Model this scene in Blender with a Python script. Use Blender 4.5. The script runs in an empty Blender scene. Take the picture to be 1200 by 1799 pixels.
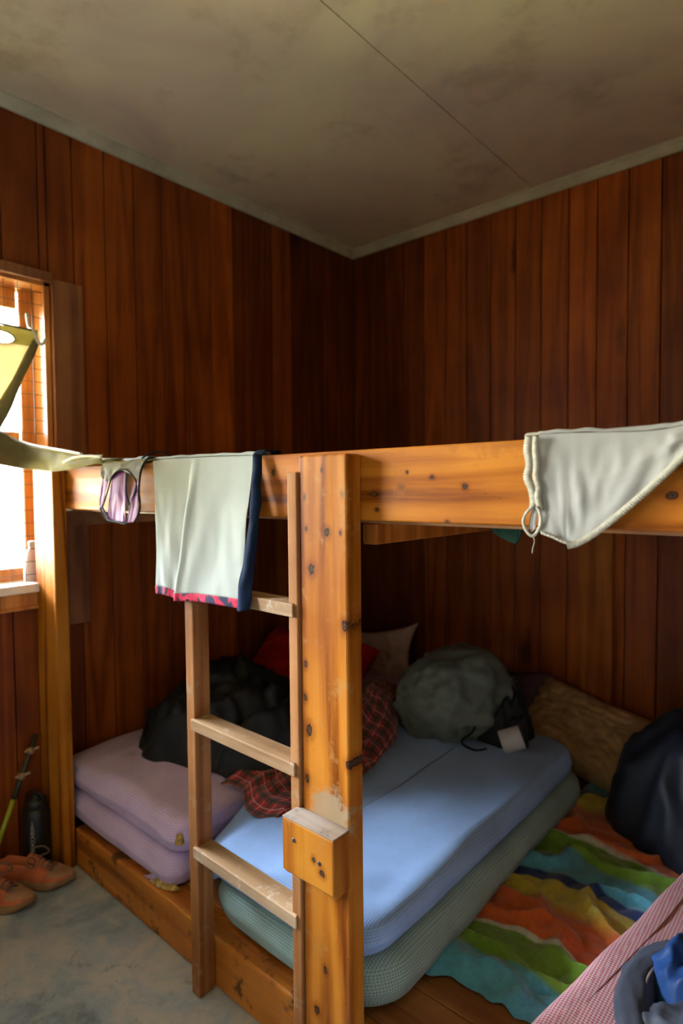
import bpy, bmesh, math, random
from mathutils import Vector, Matrix, noise
random.seed(7)
S = bpy.context.scene
COL = S.collection
# ---------------------------------------------------------------- camera
cam = bpy.data.objects.new('camera', bpy.data.cameras.new('camera'))
COL.objects.link(cam)
Rv = Vector((0.75502546, 0.65563897, -0.00860793))
Dv = Vector((0.02064346, -0.03689008, -0.99910609))
Fv = Vector((-0.65537043, 0.75417284, -0.04138761))
cam.matrix_world = Matrix(((Rv.x, -Dv.x, -Fv.x, 2.4405), (Rv.y, -Dv.y, -Fv.y, -2.937), (Rv.z, -Dv.z, -Fv.z, 1.45), (0, 0, 0, 1)))
cd = cam.data
cd.sensor_fit = 'VERTICAL'; cd.sensor_height = 36; cd.sensor_width = 24
cd.lens = 1059.3 / 1799 * 36
cd.clip_start = 0.02
cd.dof.use_dof = True; cd.dof.focus_distance = 1.38; cd.dof.aperture_fstop = 2.2
S.camera = cam
# ---------------------------------------------------------------- light
wd = bpy.data.worlds.new('overcast_sky'); S.world = wd; wd.use_nodes = True
_t = wd.node_tree; _bg = _t.nodes['Background']      # bright overcast sky above, green hillside below
_c = _t.nodes.new('ShaderNodeTexCoord'); _s = _t.nodes.new('ShaderNodeSeparateXYZ'); _r = _t.nodes.new('ShaderNodeValToRGB')
_m = _t.nodes.new('ShaderNodeMapRange'); _m.inputs[1].default_value = -1; _m.inputs[2].default_value = 1
_t.links.new(_c.outputs['Generated'], _s.inputs[0]); _t.links.new(_s.outputs[2], _m.inputs[0]); _t.links.new(_m.outputs[0], _r.inputs[0]); _t.links.new(_r.outputs[0], _bg.inputs[0])
_e = _r.color_ramp.elements; _e[0].position = .0; _e[0].color = (.20, .19, .08, 1); _e[1].position = 1.0; _e[1].color = (1.30, 1.55, 1.85, 1)
for _p, _k in ((.46, (.30, .29, .15, 1)), (.53, (.40, .45, .50, 1)), (.72, (1.0, 1.13, 1.26, 1))):
    _x = _r.color_ramp.elements.new(_p); _x.color = _k
_bg.inputs[1].default_value = 120.0
def area(name, loc, rot, sx, sy, power, col, spread=180):
    l = bpy.data.lights.new(name, 'AREA'); l.shape = 'RECTANGLE'; l.size = sx; l.size_y = sy
    l.energy = power; l.color = col; l.spread = math.radians(spread)
    o = bpy.data.objects.new(name, l); COL.objects.link(o); o.location = loc; o.rotation_euler = rot
    return o
# daylight outside the left window, whose unseen end is stretched to light the back wall
w_ = area('window_portal', (-0.17, -3.16, 1.67), (0, math.radians(-90), 0), 1.24, 2.6, 1, (1, 1, 1)); w_.data.cycles.is_portal = True
S.view_settings.view_transform = 'Standard'; S.view_settings.look = 'None'
S.view_settings.gamma = 1; S.view_settings.use_curve_mapping = False
S.view_settings.exposure = 0.42
S.cycles.max_bounces = 8; S.cycles.diffuse_bounces = 5; S.cycles.sample_clamp_indirect = 6
try: S.cycles.use_denoising = True
except Exception: pass

# ---------------------------------------------------------------- node helpers
class NT:
    def __init__(s, name):
        s.m = bpy.data.materials.new(name); s.m.use_nodes = True; s.t = s.m.node_tree
        s.b = s.t.nodes['Principled BSDF']; s.out = s.t.nodes['Material Output']
    def n(s, typ, **kw):
        nd = s.t.nodes.new(typ)
        for k, v in kw.items(): setattr(nd, k, v)
        return nd
    def link(s, a, b): s.t.links.new(a, b)
    def set(s, sock, v):
        if hasattr(v, 'default_value') and hasattr(v, 'links'): s.link(v, sock)
        else: sock.default_value = v
    def math(s, op, a, b=0.0, c=0.0, clamp=False):
        nd = s.n('ShaderNodeMath', operation=op, use_clamp=clamp)
        s.set(nd.inputs[0], a); s.set(nd.inputs[1], b); s.set(nd.inputs[2], c)
        return nd.outputs[0]
    def vmath(s, op, a, b=(0, 0, 0)):
        nd = s.n('ShaderNodeVectorMath', operation=op)
        s.set(nd.inputs[0], a); s.set(nd.inputs[1], b)
        return nd.outputs[1] if op in ('LENGTH', 'DOT_PRODUCT', 'DISTANCE') else nd.outputs[0]
    def coord(s, which='Object'): return s.n('ShaderNodeTexCoord').outputs[which]
    def noise(s, vec, scale, detail=4, rough=.55, dist=0.0, col=False):
        nd = s.n('ShaderNodeTexNoise'); s.link(vec, nd.inputs['Vector'])
        nd.inputs['Scale'].default_value = scale; nd.inputs['Detail'].default_value = detail
        nd.inputs['Roughness'].default_value = rough; nd.inputs['Distortion'].default_value = dist
        return nd.outputs['Color' if col else 'Fac']
    def mix(s, fac, a, b, mode='MIX'):
        nd = s.n('ShaderNodeMix', data_type='RGBA', blend_type=mode)
        s.set(nd.inputs[0], fac)
        for i, v in ((6, a), (7, b)):
            if isinstance(v, tuple): nd.inputs[i].default_value = (*v[:3], 1)
            else: s.link(v, nd.inputs[i])
        return nd.outputs[2]
    def ramp(s, fac, stops, interp='LINEAR'):
        nd = s.n('ShaderNodeValToRGB'); s.link(fac, nd.inputs[0]); cr = nd.color_ramp; cr.interpolation = interp
        while len(cr.elements) < len(stops): cr.elements.new(0.5)
        for e, (p, c) in zip(cr.elements, stops):
            e.position = p; e.color = (*c[:3], 1) if isinstance(c, tuple) else (c, c, c, 1)
        return nd.outputs[0]
    def rng(s, v, a, b, c=0.0, d=1.0, smooth=True):
        nd = s.n('ShaderNodeMapRange', interpolation_type='SMOOTHSTEP' if smooth else 'LINEAR')
        s.link(v, nd.inputs[0])
        for i, x in enumerate((a, b, c, d)): nd.inputs[i + 1].default_value = x
        return nd.outputs[0]
    def bump(s, h, strength=.3, dist=.01):
        nd = s.n('ShaderNodeBump'); nd.inputs['Strength'].default_value = strength; nd.inputs['Distance'].default_value = dist
        s.link(h, nd.inputs['Height']); s.link(nd.outputs[0], s.b.inputs['Normal'])
    def sep(s, v):
        nd = s.n('ShaderNodeSeparateXYZ'); s.link(v, nd.inputs[0]); return nd.outputs
    def fin(s, color=None, rough=None, spec=None, sheen=None, coat=None):
        if color is not None:
            if isinstance(color, tuple): s.b.inputs['Base Color'].default_value = (*color[:3], 1)
            else: s.link(color, s.b.inputs['Base Color'])
        if rough is not None: s.set(s.b.inputs['Roughness'], rough)
        if spec is not None: s.b.inputs['Specular IOR Level'].default_value = spec
        if sheen: s.b.inputs['Sheen Weight'].default_value = sheen; s.b.inputs['Sheen Roughness'].default_value = .5
        if coat: s.b.inputs['Coat Weight'].default_value = coat; s.b.inputs['Coat Roughness'].default_value = .25
        return s.m

def wood(name, dark, mid, light, along='Z', rough=.38, tint=False, knots=None, randknots=True, worn=None, contrast=1.0, coat=0.0, freq=1.0, wearmask=None, spec=.45):
    """grained timber; along = the axis the grain runs; tint = per-board colour attribute; knots = [(x,y,z,ra,rl)]"""
    s = NT(name); co = s.coord('Object')
    k = 0.055
    sc = {'Z': (1, 1, k), 'X': (k, 1, 1), 'Y': (1, k, 1)}[along]
    v = s.vmath('MULTIPLY', co, sc)
    if tint:
        at = s.n('ShaderNodeAttribute', attribute_name='tint'); ts = s.n('ShaderNodeSeparateColor'); s.link(at.outputs['Color'], ts.inputs[0])
        off = s.n('ShaderNodeCombineXYZ')
        for i in range(3): s.link(s.math('MULTIPLY', ts.outputs[2], 37.0 + 11 * i), off.inputs[i])
        v = s.vmath('ADD', v, off.outputs[0])
    big = s.noise(v, 5.5 * freq, 2, .5, .3)
    ring = s.math('SINE', s.math('MULTIPLY', big, 46.0))
    ring = s.math('MULTIPLY_ADD', ring, .5, .5)
    fine = s.noise(v, 95 * freq, 5, .65, .1)
    mid_n = s.noise(v, 22 * freq, 4, .6, .4)
    g = s.math('ADD', s.math('MULTIPLY', ring, .28 * contrast), s.math('MULTIPLY', fine, .45))
    g = s.math('ADD', g, s.math('MULTIPLY', mid_n, .5 * contrast))
    g = s.math('ADD', g, -0.5 * (contrast - 1) * .78)
    c = s.ramp(g, [(.3, dark), (.52, mid), (.8, light)])
    patch = s.noise(co, 2.4, 3)
    c = s.mix(1.0, c, s.ramp(patch, [(.3, (.70, .55, .42)), (.7, (1.15, 1.15, 1.15))]), 'MULTIPLY')
    if tint:
        c = s.mix(1.0, c, s.ramp(ts.outputs[0], [(0, (.38, .30, .28)), (.5, (.85, .82, .8)), (1, (1.65, 1.75, 1.6))]), 'MULTIPLY')
    if randknots:
        v2 = s.vmath('MULTIPLY', co, {'Z': (1, 1, .32), 'X': (.32, 1, 1), 'Y': (1, .32, 1)}[along])
        if tint: v2 = s.vmath('ADD', v2, off.outputs[0])
        vo = s.n('ShaderNodeTexVoronoi'); s.link(s.vmath('ADD', v2, s.vmath('MULTIPLY', s.noise(co, 9, 3, col=True), (.05, .05, .05))), vo.inputs['Vector'])
        vo.inputs['Scale'].default_value = 5.2
        rs = s.n('ShaderNodeSeparateColor'); s.link(vo.outputs['Color'], rs.inputs[0])
        size = s.math('MULTIPLY', s.rng(rs.outputs[0], .45, 1.0, 0, .14), 1.0)
        dd = s.math('DIVIDE', vo.outputs['Distance'], s.math('ADD', size, .001))
        km = s.rng(dd, .6, 1.9, 1, 0)
        c = s.mix(s.math('MULTIPLY', km, .88), c, s.mix(1.0, c, (.16, .10, .07), 'MULTIPLY'))
    if knots:
        dm = None
        for (x, y, z, ra, rl) in knots:
            r = {'Z': (1 / ra, .0, 1 / rl), 'X': (1 / rl, .0, 1 / ra)}[along]
            d = s.vmath('LENGTH', s.vmath('MULTIPLY', s.vmath('SUBTRACT', co, (x, y, z)), r))
            dm = d if dm is None else s.math('MINIMUM', dm, d)
        wob = s.math('MULTIPLY_ADD', s.noise(co, 110, 3), 1.3, -.6)
        dm = s.math('ADD', dm, wob)
        c = s.mix(s.rng(dm, .9, 2.6, .55, 0), c, s.mix(1.0, c, (.45, .30, .2), 'MULTIPLY'))
        core = s.ramp(s.math('MULTIPLY', dm, .5), [(0, (.03, .012, .006)), (.2, (.085, .04, .02)), (.34, (.014, .005, .002)), (.5, (.10, .03, .006))])
        c = s.mix(s.rng(dm, .75, 1.1, 1, 0), c, core)
    if worn:
        wm = s.rng(s.noise(co, 12, 6, .7), .54, .66, 0, worn[1])
        c = s.mix(wm, c, worn[0])
        wm2 = s.rng(s.noise(co, 55, 5, .7), .66, .74, 0, .6)
        c = s.mix(wm2, c, s.mix(1.0, c, (.3, .2, .15), 'MULTIPLY'))
    if wearmask:
        (wx, wy, wz, r) , wc = wearmask
        d = s.vmath('DISTANCE', co, (wx, wy, wz))
        d = s.math('ADD', d, s.math('MULTIPLY_ADD', s.noise(co, 40, 5, .75), .12, -.06))
        c = s.mix(s.rng(d, r * .55, r, .9, 0), c, wc)
    s.bump(s.math('ADD', s.math('MULTIPLY', fine, .6), s.math('MULTIPLY', ring, .15)), .25, .002)
    rr = s.rng(mid_n, .3, .7, rough * .8, rough * 1.3)
    s.fin(c, rr, spec, coat=coat)
    return s.m

def fabric(name, col, rough=.9, var=.25, scale=8, sheen=0.0, weave=500, bump=.25, trans=0.0):
    s = NT(name); co = s.coord('Object')
    n = s.noise(co, scale, 5, .6)
    lo = tuple(x * (1 - var) for x in col); hi = tuple(min(1, x * (1 + var)) for x in col)
    c = s.ramp(n, [(.3, lo), (.7, hi)])
    h = s.math('ADD', s.noise(co, weave, 2), s.math('MULTIPLY', s.noise(co, 45, 4), .8))
    s.bump(h, bump, .002)
    s.fin(c, rough, .3 if rough < .7 else .1, sheen=sheen * .4)
    if trans:
        tr = s.n('ShaderNodeBsdfTranslucent'); s.link(c, tr.inputs[0]); mx = s.n('ShaderNodeMixShader'); mx.inputs[0].default_value = trans
        s.link(s.b.outputs[0], mx.inputs[1]); s.link(tr.outputs[0], mx.inputs[2]); s.link(mx.outputs[0], s.out.inputs[0])
    return s.m

def check(name, a, b, period=.008, var=.15, rough=.9, coordn='Object', stripe_only=False, dirt=None):
    """fine woven check: a = ground, b = crossing yarn"""
    s = NT(name); co = s.coord(coordn)
    if coordn == 'Object':
        x, y, z = s.sep(co)
        def st(c, ph=0.0): return s.rng(s.math('SINE', s.math('MULTIPLY_ADD', c, 2 * math.pi / period, ph)), -.35, .35)
        sx, sy, sz = st(x), st(y), st(z)
        nx, ny, nz = s.sep(s.n('ShaderNodeNewGeometry').outputs['Normal'])
        nz2 = s.math('ABSOLUTE', nz); top = s.rng(nz2, .5, .8)
        nx2 = s.rng(s.math('ABSOLUTE', nx), .55, .8)
        side = s.math('ADD', s.math('MULTIPLY', sz, .5), s.math('MULTIPLY', s.math('ADD', s.math('MULTIPLY', sx, s.math('SUBTRACT', 1.0, nx2)), s.math('MULTIPLY', sy, nx2)), .5))
        tp = s.math('MULTIPLY', s.math('ADD', sx, sy), .5)
        f = s.math('ADD', s.math('MULTIPLY', tp, top), s.math('MULTIPLY', side, s.math('SUBTRACT', 1.0, top)))
    else:
        x, y, z = s.sep(co)
        sx = s.rng(s.math('SINE', s.math('MULTIPLY', x, 2 * math.pi / period)), -.35, .35)
        sy = s.rng(s.math('SINE', s.math('MULTIPLY', y, 2 * math.pi / period)), -.35, .35)
        f = s.math('MULTIPLY', s.math('ADD', sx, sy), .5)
    c = s.mix(f, a, b)
    big = s.noise(s.coord('Object'), 5, 5, .65)
    c = s.mix(1.0, c, s.ramp(big, [(.3, (1 - var,) * 3), (.7, (1 + var * .4,) * 3)]), 'MULTIPLY')
    if dirt: c = s.mix(s.rng(s.noise(s.coord('Object'), 11, 6, .7), .6, .75, 0, dirt[1]), c, dirt[0])
    s.bump(s.math('ADD', s.math('MULTIPLY', f, .4), s.noise(s.coord('Object'), 60, 4)), .2, .002)
    return s.fin(c, rough, .15, sheen=.05)

def plaid(name, period=.07):
    s = NT(name); u, v, _ = s.sep(s.coord('UV'))
    c = s.n('ShaderNodeRGB'); c.outputs[0].default_value = (.42, .018, .02, 1); c = c.outputs[0]
    def band(t, lo, hi, ph=0):
        fr = s.math('FRACT', s.math('MULTIPLY_ADD', t, 1 / period, ph))
        return s.math('MULTIPLY', s.math('GREATER_THAN', fr, lo), s.math('LESS_THAN', fr, hi))
    for t in (u, v):
        c = s.mix(s.math('MULTIPLY', band(t, .0, .34), .62), c, (.008, .06, .035))
        c = s.mix(s.math('MULTIPLY', band(t, .13, .21), .55), c, (.01, .008, .01))
        c = s.mix(s.math('MULTIPLY', band(t, .62, .66), .75), c, (.62, .6, .52))
        c = s.mix(s.math('MULTIPLY', band(t, .80, .84), .6), c, (.02, .02, .03))
    s.bump(s.noise(s.coord('Object'), 300, 3), .3, .002)
    return s.fin(c, .95, .2, sheen=.3)

def towel_mat():
    s = NT('towel_stripes'); u, v, _ = s.sep(s.coord('UV'))
    v = s.math('ADD', v, s.math('MULTIPLY_ADD', s.noise(s.coord('Object'), 5, 2), .02, -.01))
    O = (.62, .13, .03); Yl = (.62, .50, .06); G = (.17, .34, .035); A = (.10, .38, .52); Nv = (.012, .04, .17); W = (.6, .62, .52)
    st = [(0, A), (.078, A), (.086, G), (.160, G), (.163, W), (.172, W), (.175, O), (.275, O), (.305, Yl), (.358, Yl), (.362, Nv), (.388, Nv), (.392, A), (.462, A), (.472, G), (.540, G), (.544, W), (.553, W), (.557, O), (.70, O), (.725, Yl), (.775, Yl), (.780, Nv), (.805, Nv), (.81, A)]
    # colour ramps hold 32 stops
    c = s.ramp(v, st)
    n = s.noise(s.coord('Object'), 30, 5, .7)
    c = s.mix(1.0, c, s.ramp(n, [(.3, (.72, .72, .72)), (.7, (1.12, 1.12, 1.12))]), 'MULTIPLY')
    s.bump(s.math('ADD', s.noise(s.coord('Object'), 350, 3), s.noise(s.coord('Object'), 40, 4)), .5, .003)
    return s.fin(c, 1.0, .15, sheen=.4)

def plain(name, col, rough=.5, metal=0.0, spec=.5, n=.1, coat=0):
    s = NT(name); c = s.ramp(s.noise(s.coord('Object'), 25, 4), [(.3, tuple(x * (1 - n) for x in col)), (.7, tuple(x * (1 + n) for x in col))])
    s.b.inputs['Metallic'].default_value = metal
    return s.fin(c, rough, spec, coat=coat)

# ---------------------------------------------------------------- materials
M = {}
WD, WM, WL = (.095, .016, .0018), (.195, .040, .0035), (.31, .078, .008)
M['wall_wood'] = wood('varnished_wall_boards', WD, WM, WL, 'Z', .42, tint=True, contrast=.75, spec=.25)
M['trim_wood'] = wood('window_timber', (.20, .06, .012), (.42, .15, .03), (.60, .26, .06), 'Z', .4, randknots=False)
M['casing_wood'] = wood('casing_timber', (.11, .036, .012), (.21, .075, .024), (.32, .13, .045), 'Z', .45)
M['post_wood'] = wood('amber_pine_post', (.15, .036, .003), (.34, .112, .008), (.46, .175, .018), 'Z', .5, contrast=1.5, knots=[(1.5298,-1.955,1.4890,0.0030,0.0061),(1.5892,-1.955,1.4348,0.0044,0.0074),(1.4759,-1.955,1.4282,0.0039,0.0062),(1.4802,-1.955,1.3556,0.0039,0.0062),(1.5433,-1.955,1.3505,0.0091,0.0106),(1.5834,-1.955,1.3510,0.0037,0.0059),(1.4950,-1.955,1.2643,0.0108,0.0139),(1.5941,-1.955,1.1485,0.0104,0.0148),(1.4735,-1.955,1.0421,0.0063,0.0095),(1.4723,-1.955,0.9646,0.0063,0.0095),(1.4822,-1.955,0.8909,0.0110,0.0158),(1.6006,-1.955,0.8424,0.0075,0.0119),(1.4749,-1.955,0.7748,0.0063,0.0127),(1.5266,-1.955,0.3404,0.0063,0.0094),(1.4981,-1.955,0.2289,0.0096,0.0128)], randknots=False, worn=((.36, .18, .05), .5), coat=0, spec=.1, wearmask=((1.548, -1.957, .712, .07), (.30, .21, .12)))
M['beam_wood'] = wood('amber_pine_beam', (.15, .036, .003), (.34, .105, .007), (.46, .165, .015), 'X', .5, contrast=1.5, knots=[(1.7239,-1.905,1.4801,0.0042,0.0042),(1.7846,-1.905,1.4685,0.0041,0.0055),(1.7080,-1.905,1.4497,0.0057,0.0071),(1.8589,-1.905,1.4486,0.0053,0.0066),(1.8198,-1.905,1.3794,0.0040,0.0054),(2.2158,-1.905,1.4331,0.0073,0.0126),(1.6388,-1.905,1.4342,0.0059,0.0118),(1.6447,-1.905,1.4010,0.0044,0.0059),(1.3179,-1.905,1.4880,0.0103,0.0069)], randknots=False, worn=((.30, .10, .015), .5), coat=0, spec=.1)
M['stud_wood'] = wood('orange_stud', (.16, .042, .005), (.30, .085, .01), (.42, .14, .02), 'Z', .5, spec=.15)
M['rail_wood'] = wood('scuffed_pine_rail', (.16, .042, .005), (.40, .135, .014), (.54, .22, .035), 'X', .45, contrast=1.4, worn=((.09, .03, .006), 1.0), coat=0, spec=.2)
M['ladder_wood'] = wood('raw_ladder_timber', (.17, .060, .018), (.27, .11, .035), (.38, .18, .07), 'Z', .6, randknots=False, worn=((.36, .24, .14), .5), spec=.1)
M['rung_wood'] = wood('worn_rung_timber', (.22, .115, .055), (.32, .20, .105), (.42, .30, .19), 'X', .6, randknots=False, worn=((.52, .43, .33), .8), spec=.15)
M['block_wood'] = wood('amber_pine_block', (.17, .045, .004), (.36, .12, .009), (.46, .19, .02), 'Z', .5, contrast=1.4, knots=[(1.5454,-2.010,0.6362,0.0060,0.0075),(1.5706,-2.010,0.6149,0.0089,0.0089)], randknots=False, worn=((.36, .15, .03), .6), coat=0, spec=.12)
M['block_top'] = wood('foot_worn_grey_top', (.13, .10, .08), (.23, .19, .16), (.36, .32, .28), 'X', .65, randknots=False, worn=((.12, .09, .07), .7))
M['deck_wood'] = wood('deck_boards', (.16, .06, .02), (.30, .13, .04), (.42, .20, .07), 'X', .5)
def ceiling_mat():
    s = NT('stained_cream_ceiling'); co = s.coord('Object')
    a = s.noise(co, 1.1, 5, .6, .4); b = s.noise(co, 3.6, 5, .65)
    c = s.ramp(a, [(.3, (.60, .47, .36)), (.5, (.72, .62, .40)), (.7, (.80, .73, .42))])
    c = s.mix(s.rng(b, .5, .72, 0, .55), c, (.42, .32, .19))
    s.bump(s.noise(co, 40, 3), .1, .003)
    return s.fin(c, .7, .3)
M['ceiling'] = ceiling_mat()
M['cornice'] = fabric('painted_cornice', (.50, .47, .31), .6, .2, 6, 0, 80, .05)
def floor_mat():
    s = NT('grey_screed_floor'); co = s.coord('Object')
    a = s.noise(co, 3.2, 6, .65, .6); b = s.noise(co, 11, 6, .7, .3); d = s.noise(co, 34, 4, .7)
    c = s.ramp(a, [(.3, (.15, .20, .27)), (.45, (.33, .41, .51)), (.58, (.50, .50, .52)), (.7, (.29, .40, .55))])
    c = s.mix(s.rng(b, .5, .68, 0, .6), c, (.52, .52, .48))
    c = s.mix(s.rng(b, .45, .3, 0, .7), c, (.15, .19, .21))
    c = s.mix(s.rng(d, .66, .72, 0, .8), c, (.12, .07, .045))
    s.bump(s.math('ADD', b, s.math('MULTIPLY', d, .4)), .3, .006)
    return s.fin(c, s.rng(a, .3, .7, .35, .6), .5)
M['floor'] = floor_mat()
M['groove'] = plain('shadow_gap_backing', (.012, .004, .002), .9)
M['shell'] = plain('outer_shell', (.22, .19, .15), .8)
M['sill_glare'] = plain('glare_white_sill_wood', (.80, .76, .68), .5)  # overexposed wood sill: window brightness put into its white colour
M['lilac'] = check('lilac_mattress_check', (.54, .39, .72), (.76, .64, .92), .007, .18, dirt=((.30, .22, .30), .4))
M['blue'] = check('blue_mattress_check', (.22, .37, .68), (.38, .54, .84), .0065, .15, dirt=((.20, .22, .30), .35))
M['green'] = check('green_mattress_check', (.18, .30, .29), (.42, .55, .50), .007, .2)
M['gingham'] = check('pink_gingham', (.52, .09, .13), (.70, .55, .56), .0078, .2, dirt=((.25, .05, .08), .4))
M['foam'] = fabric('torn_foam', (.45, .30, .10), .95, .6, 90, 0, 120, .8)
M['black_cloth'] = fabric('black_nylon', (.010, .012, .016), .6, .3, 8, 0, 300, .2)
M['red_cloth'] = fabric('red_fleece', (.36, .008, .006), .85, .3, 8, .1)
M['beige_cloth'] = fabric('beige_pillow_cloth', (.74, .56, .42), .85, .2, 12)
M['sack'] = fabric('grey_green_nylon', (.12, .145, .115), .42, .3, 6, .1, 400, .15)
M['satin'] = fabric('tan_satin', (.48, .31, .13), .42, .35, 18, .1, 300, .2)
M['navy'] = fabric('navy_nylon', (.007, .012, .026), .5, .3, 6, .1, 300, .2)
M['darkpink'] = fabric('dark_purplish_cloth', (.10, .06, .07), .9, .2)  # dark purplish cloth colour with slight mottling
M['white_cloth'] = fabric('cream_cotton', (.40, .42, .37), .9, .08, 5, .2, 600, .3)
M['knicker'] = fabric('grey_white_cotton', (.31, .29, .255), .9, .10, 9, .2, 700, .35)
M['lace'] = fabric('cream_lace', (.40, .36, .27), .9, .1, 30, .2, 500, .4)
M['navy_band'] = fabric('navy_jersey_band', (.006, .013, .032), .95, .25, 10)
M['purple'] = fabric('purple_satin', (.20, .018, .17), .6, .25, 14, 0, 300, .1)
M['black_trim'] = fabric('black_elastic', (.012, .016, .018), .8, .2, 20)
M['grey_white'] = fabric('white_lining', (.45, .45, .45), .85, .1)
M['khaki'] = fabric('khaki_canvas', (.46, .39, .24), .8, .2, 8, .1, 400, .25, trans=.5)
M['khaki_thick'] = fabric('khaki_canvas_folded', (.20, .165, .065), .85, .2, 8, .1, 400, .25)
M['khaki_band'] = fabric('khaki_double_layer', (.40, .33, .12), .8, .2, 8, 0, 400, .25, trans=.3)
M['piping'] = fabric('pale_piping', (.72, .69, .58), .7, .1)
M['paper'] = fabric('white_paper_roll', (.52, .50, .51), .9, .05, 5, 0)
M['green_black'] = fabric('dark_green_cloth', (.006, .022, .012), .8, .2)
M['royal'] = fabric('royal_blue_nylon', (.02, .075, .27), .45, .25, 8, .1, 300, .2)
M['slate'] = fabric('slate_grey_nylon', (.075, .085, .12), .5, .25, 8, .1, 300, .2)
def redfloral():
    s = NT('red_navy_floral'); co = s.coord('Object')
    n = s.noise(s.vmath('MULTIPLY', co, (1, 1, .6)), 26, 2, .5, .8)
    return s.fin(s.ramp(n, [(.47, (.02, .03, .06)), (.53, (.58, .03, .07)), (.64, (.66, .05, .10)), (.66, (.05, .02, .04))]), .85, .2)
M['floral'] = redfloral()
M['plaid'] = plaid('red_tartan')
M['towel'] = towel_mat()
M['wire'] = plain('galvanised_wire', (.12, .10, .08), .45, .6)
M['bottle_black'] = plain('black_bottle_plastic', (.012, .013, .016), .35)
M['grey_mark'] = plain('pale_print', (.42, .42, .42), .6)
M['coral'] = fabric('coral_mesh', (.50, .14, .065), .8, .25, 20, .2, 300, .5)
M['tan_suede'] = fabric('tan_toe_cap', (.36, .20, .12), .85, .2, 20)
M['sole'] = fabric('dusty_sole', (.26, .15, .08), .9, .3, 20, 0)
M['lace_grey'] = fabric('grey_laces', (.16, .13, .11), .9, .2)
M['lining'] = fabric('dark_lining', (.03, .028, .026), .95, .2)
M['pole_dark'] = plain('dark_pole', (.03, .03, .022), .4)
M['pole_lime'] = plain('lime_pole', (.30, .36, .015), .4)
M['pole_grey'] = plain('grey_alloy_pole', (.28, .25, .20), .35, .7)
M['clip'] = plain('bronze_clip', (.40, .28, .17), .4, .3)
M['nail'] = plain('nail_head', (.06, .05, .05), .5, .6)
M['cream_plastic'] = plain('cream_plastic', (.60, .42, .22), .5)
def thin_glass():
    s = NT('window_glass'); fr = s.n('ShaderNodeFresnel'); fr.inputs[0].default_value = 1.45
    t = s.n('ShaderNodeBsdfTransparent'); g = s.n('ShaderNodeBsdfGlossy'); g.inputs['Roughness'].default_value = .02
    mx = s.n('ShaderNodeMixShader'); s.link(fr.outputs[0], mx.inputs[0]); s.link(t.outputs[0], mx.inputs[1]); s.link(g.outputs[0], mx.inputs[2]); s.link(mx.outputs[0], s.out.inputs[0])
    return s.m
M['glass'] = thin_glass()
def clear_plastic():
    s = NT('frosted_clear_plastic'); s.b.inputs['Transmission Weight'].default_value = .5
    return s.fin((.78, .62, .55), .35, .5)
M['clear'] = clear_plastic()
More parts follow.
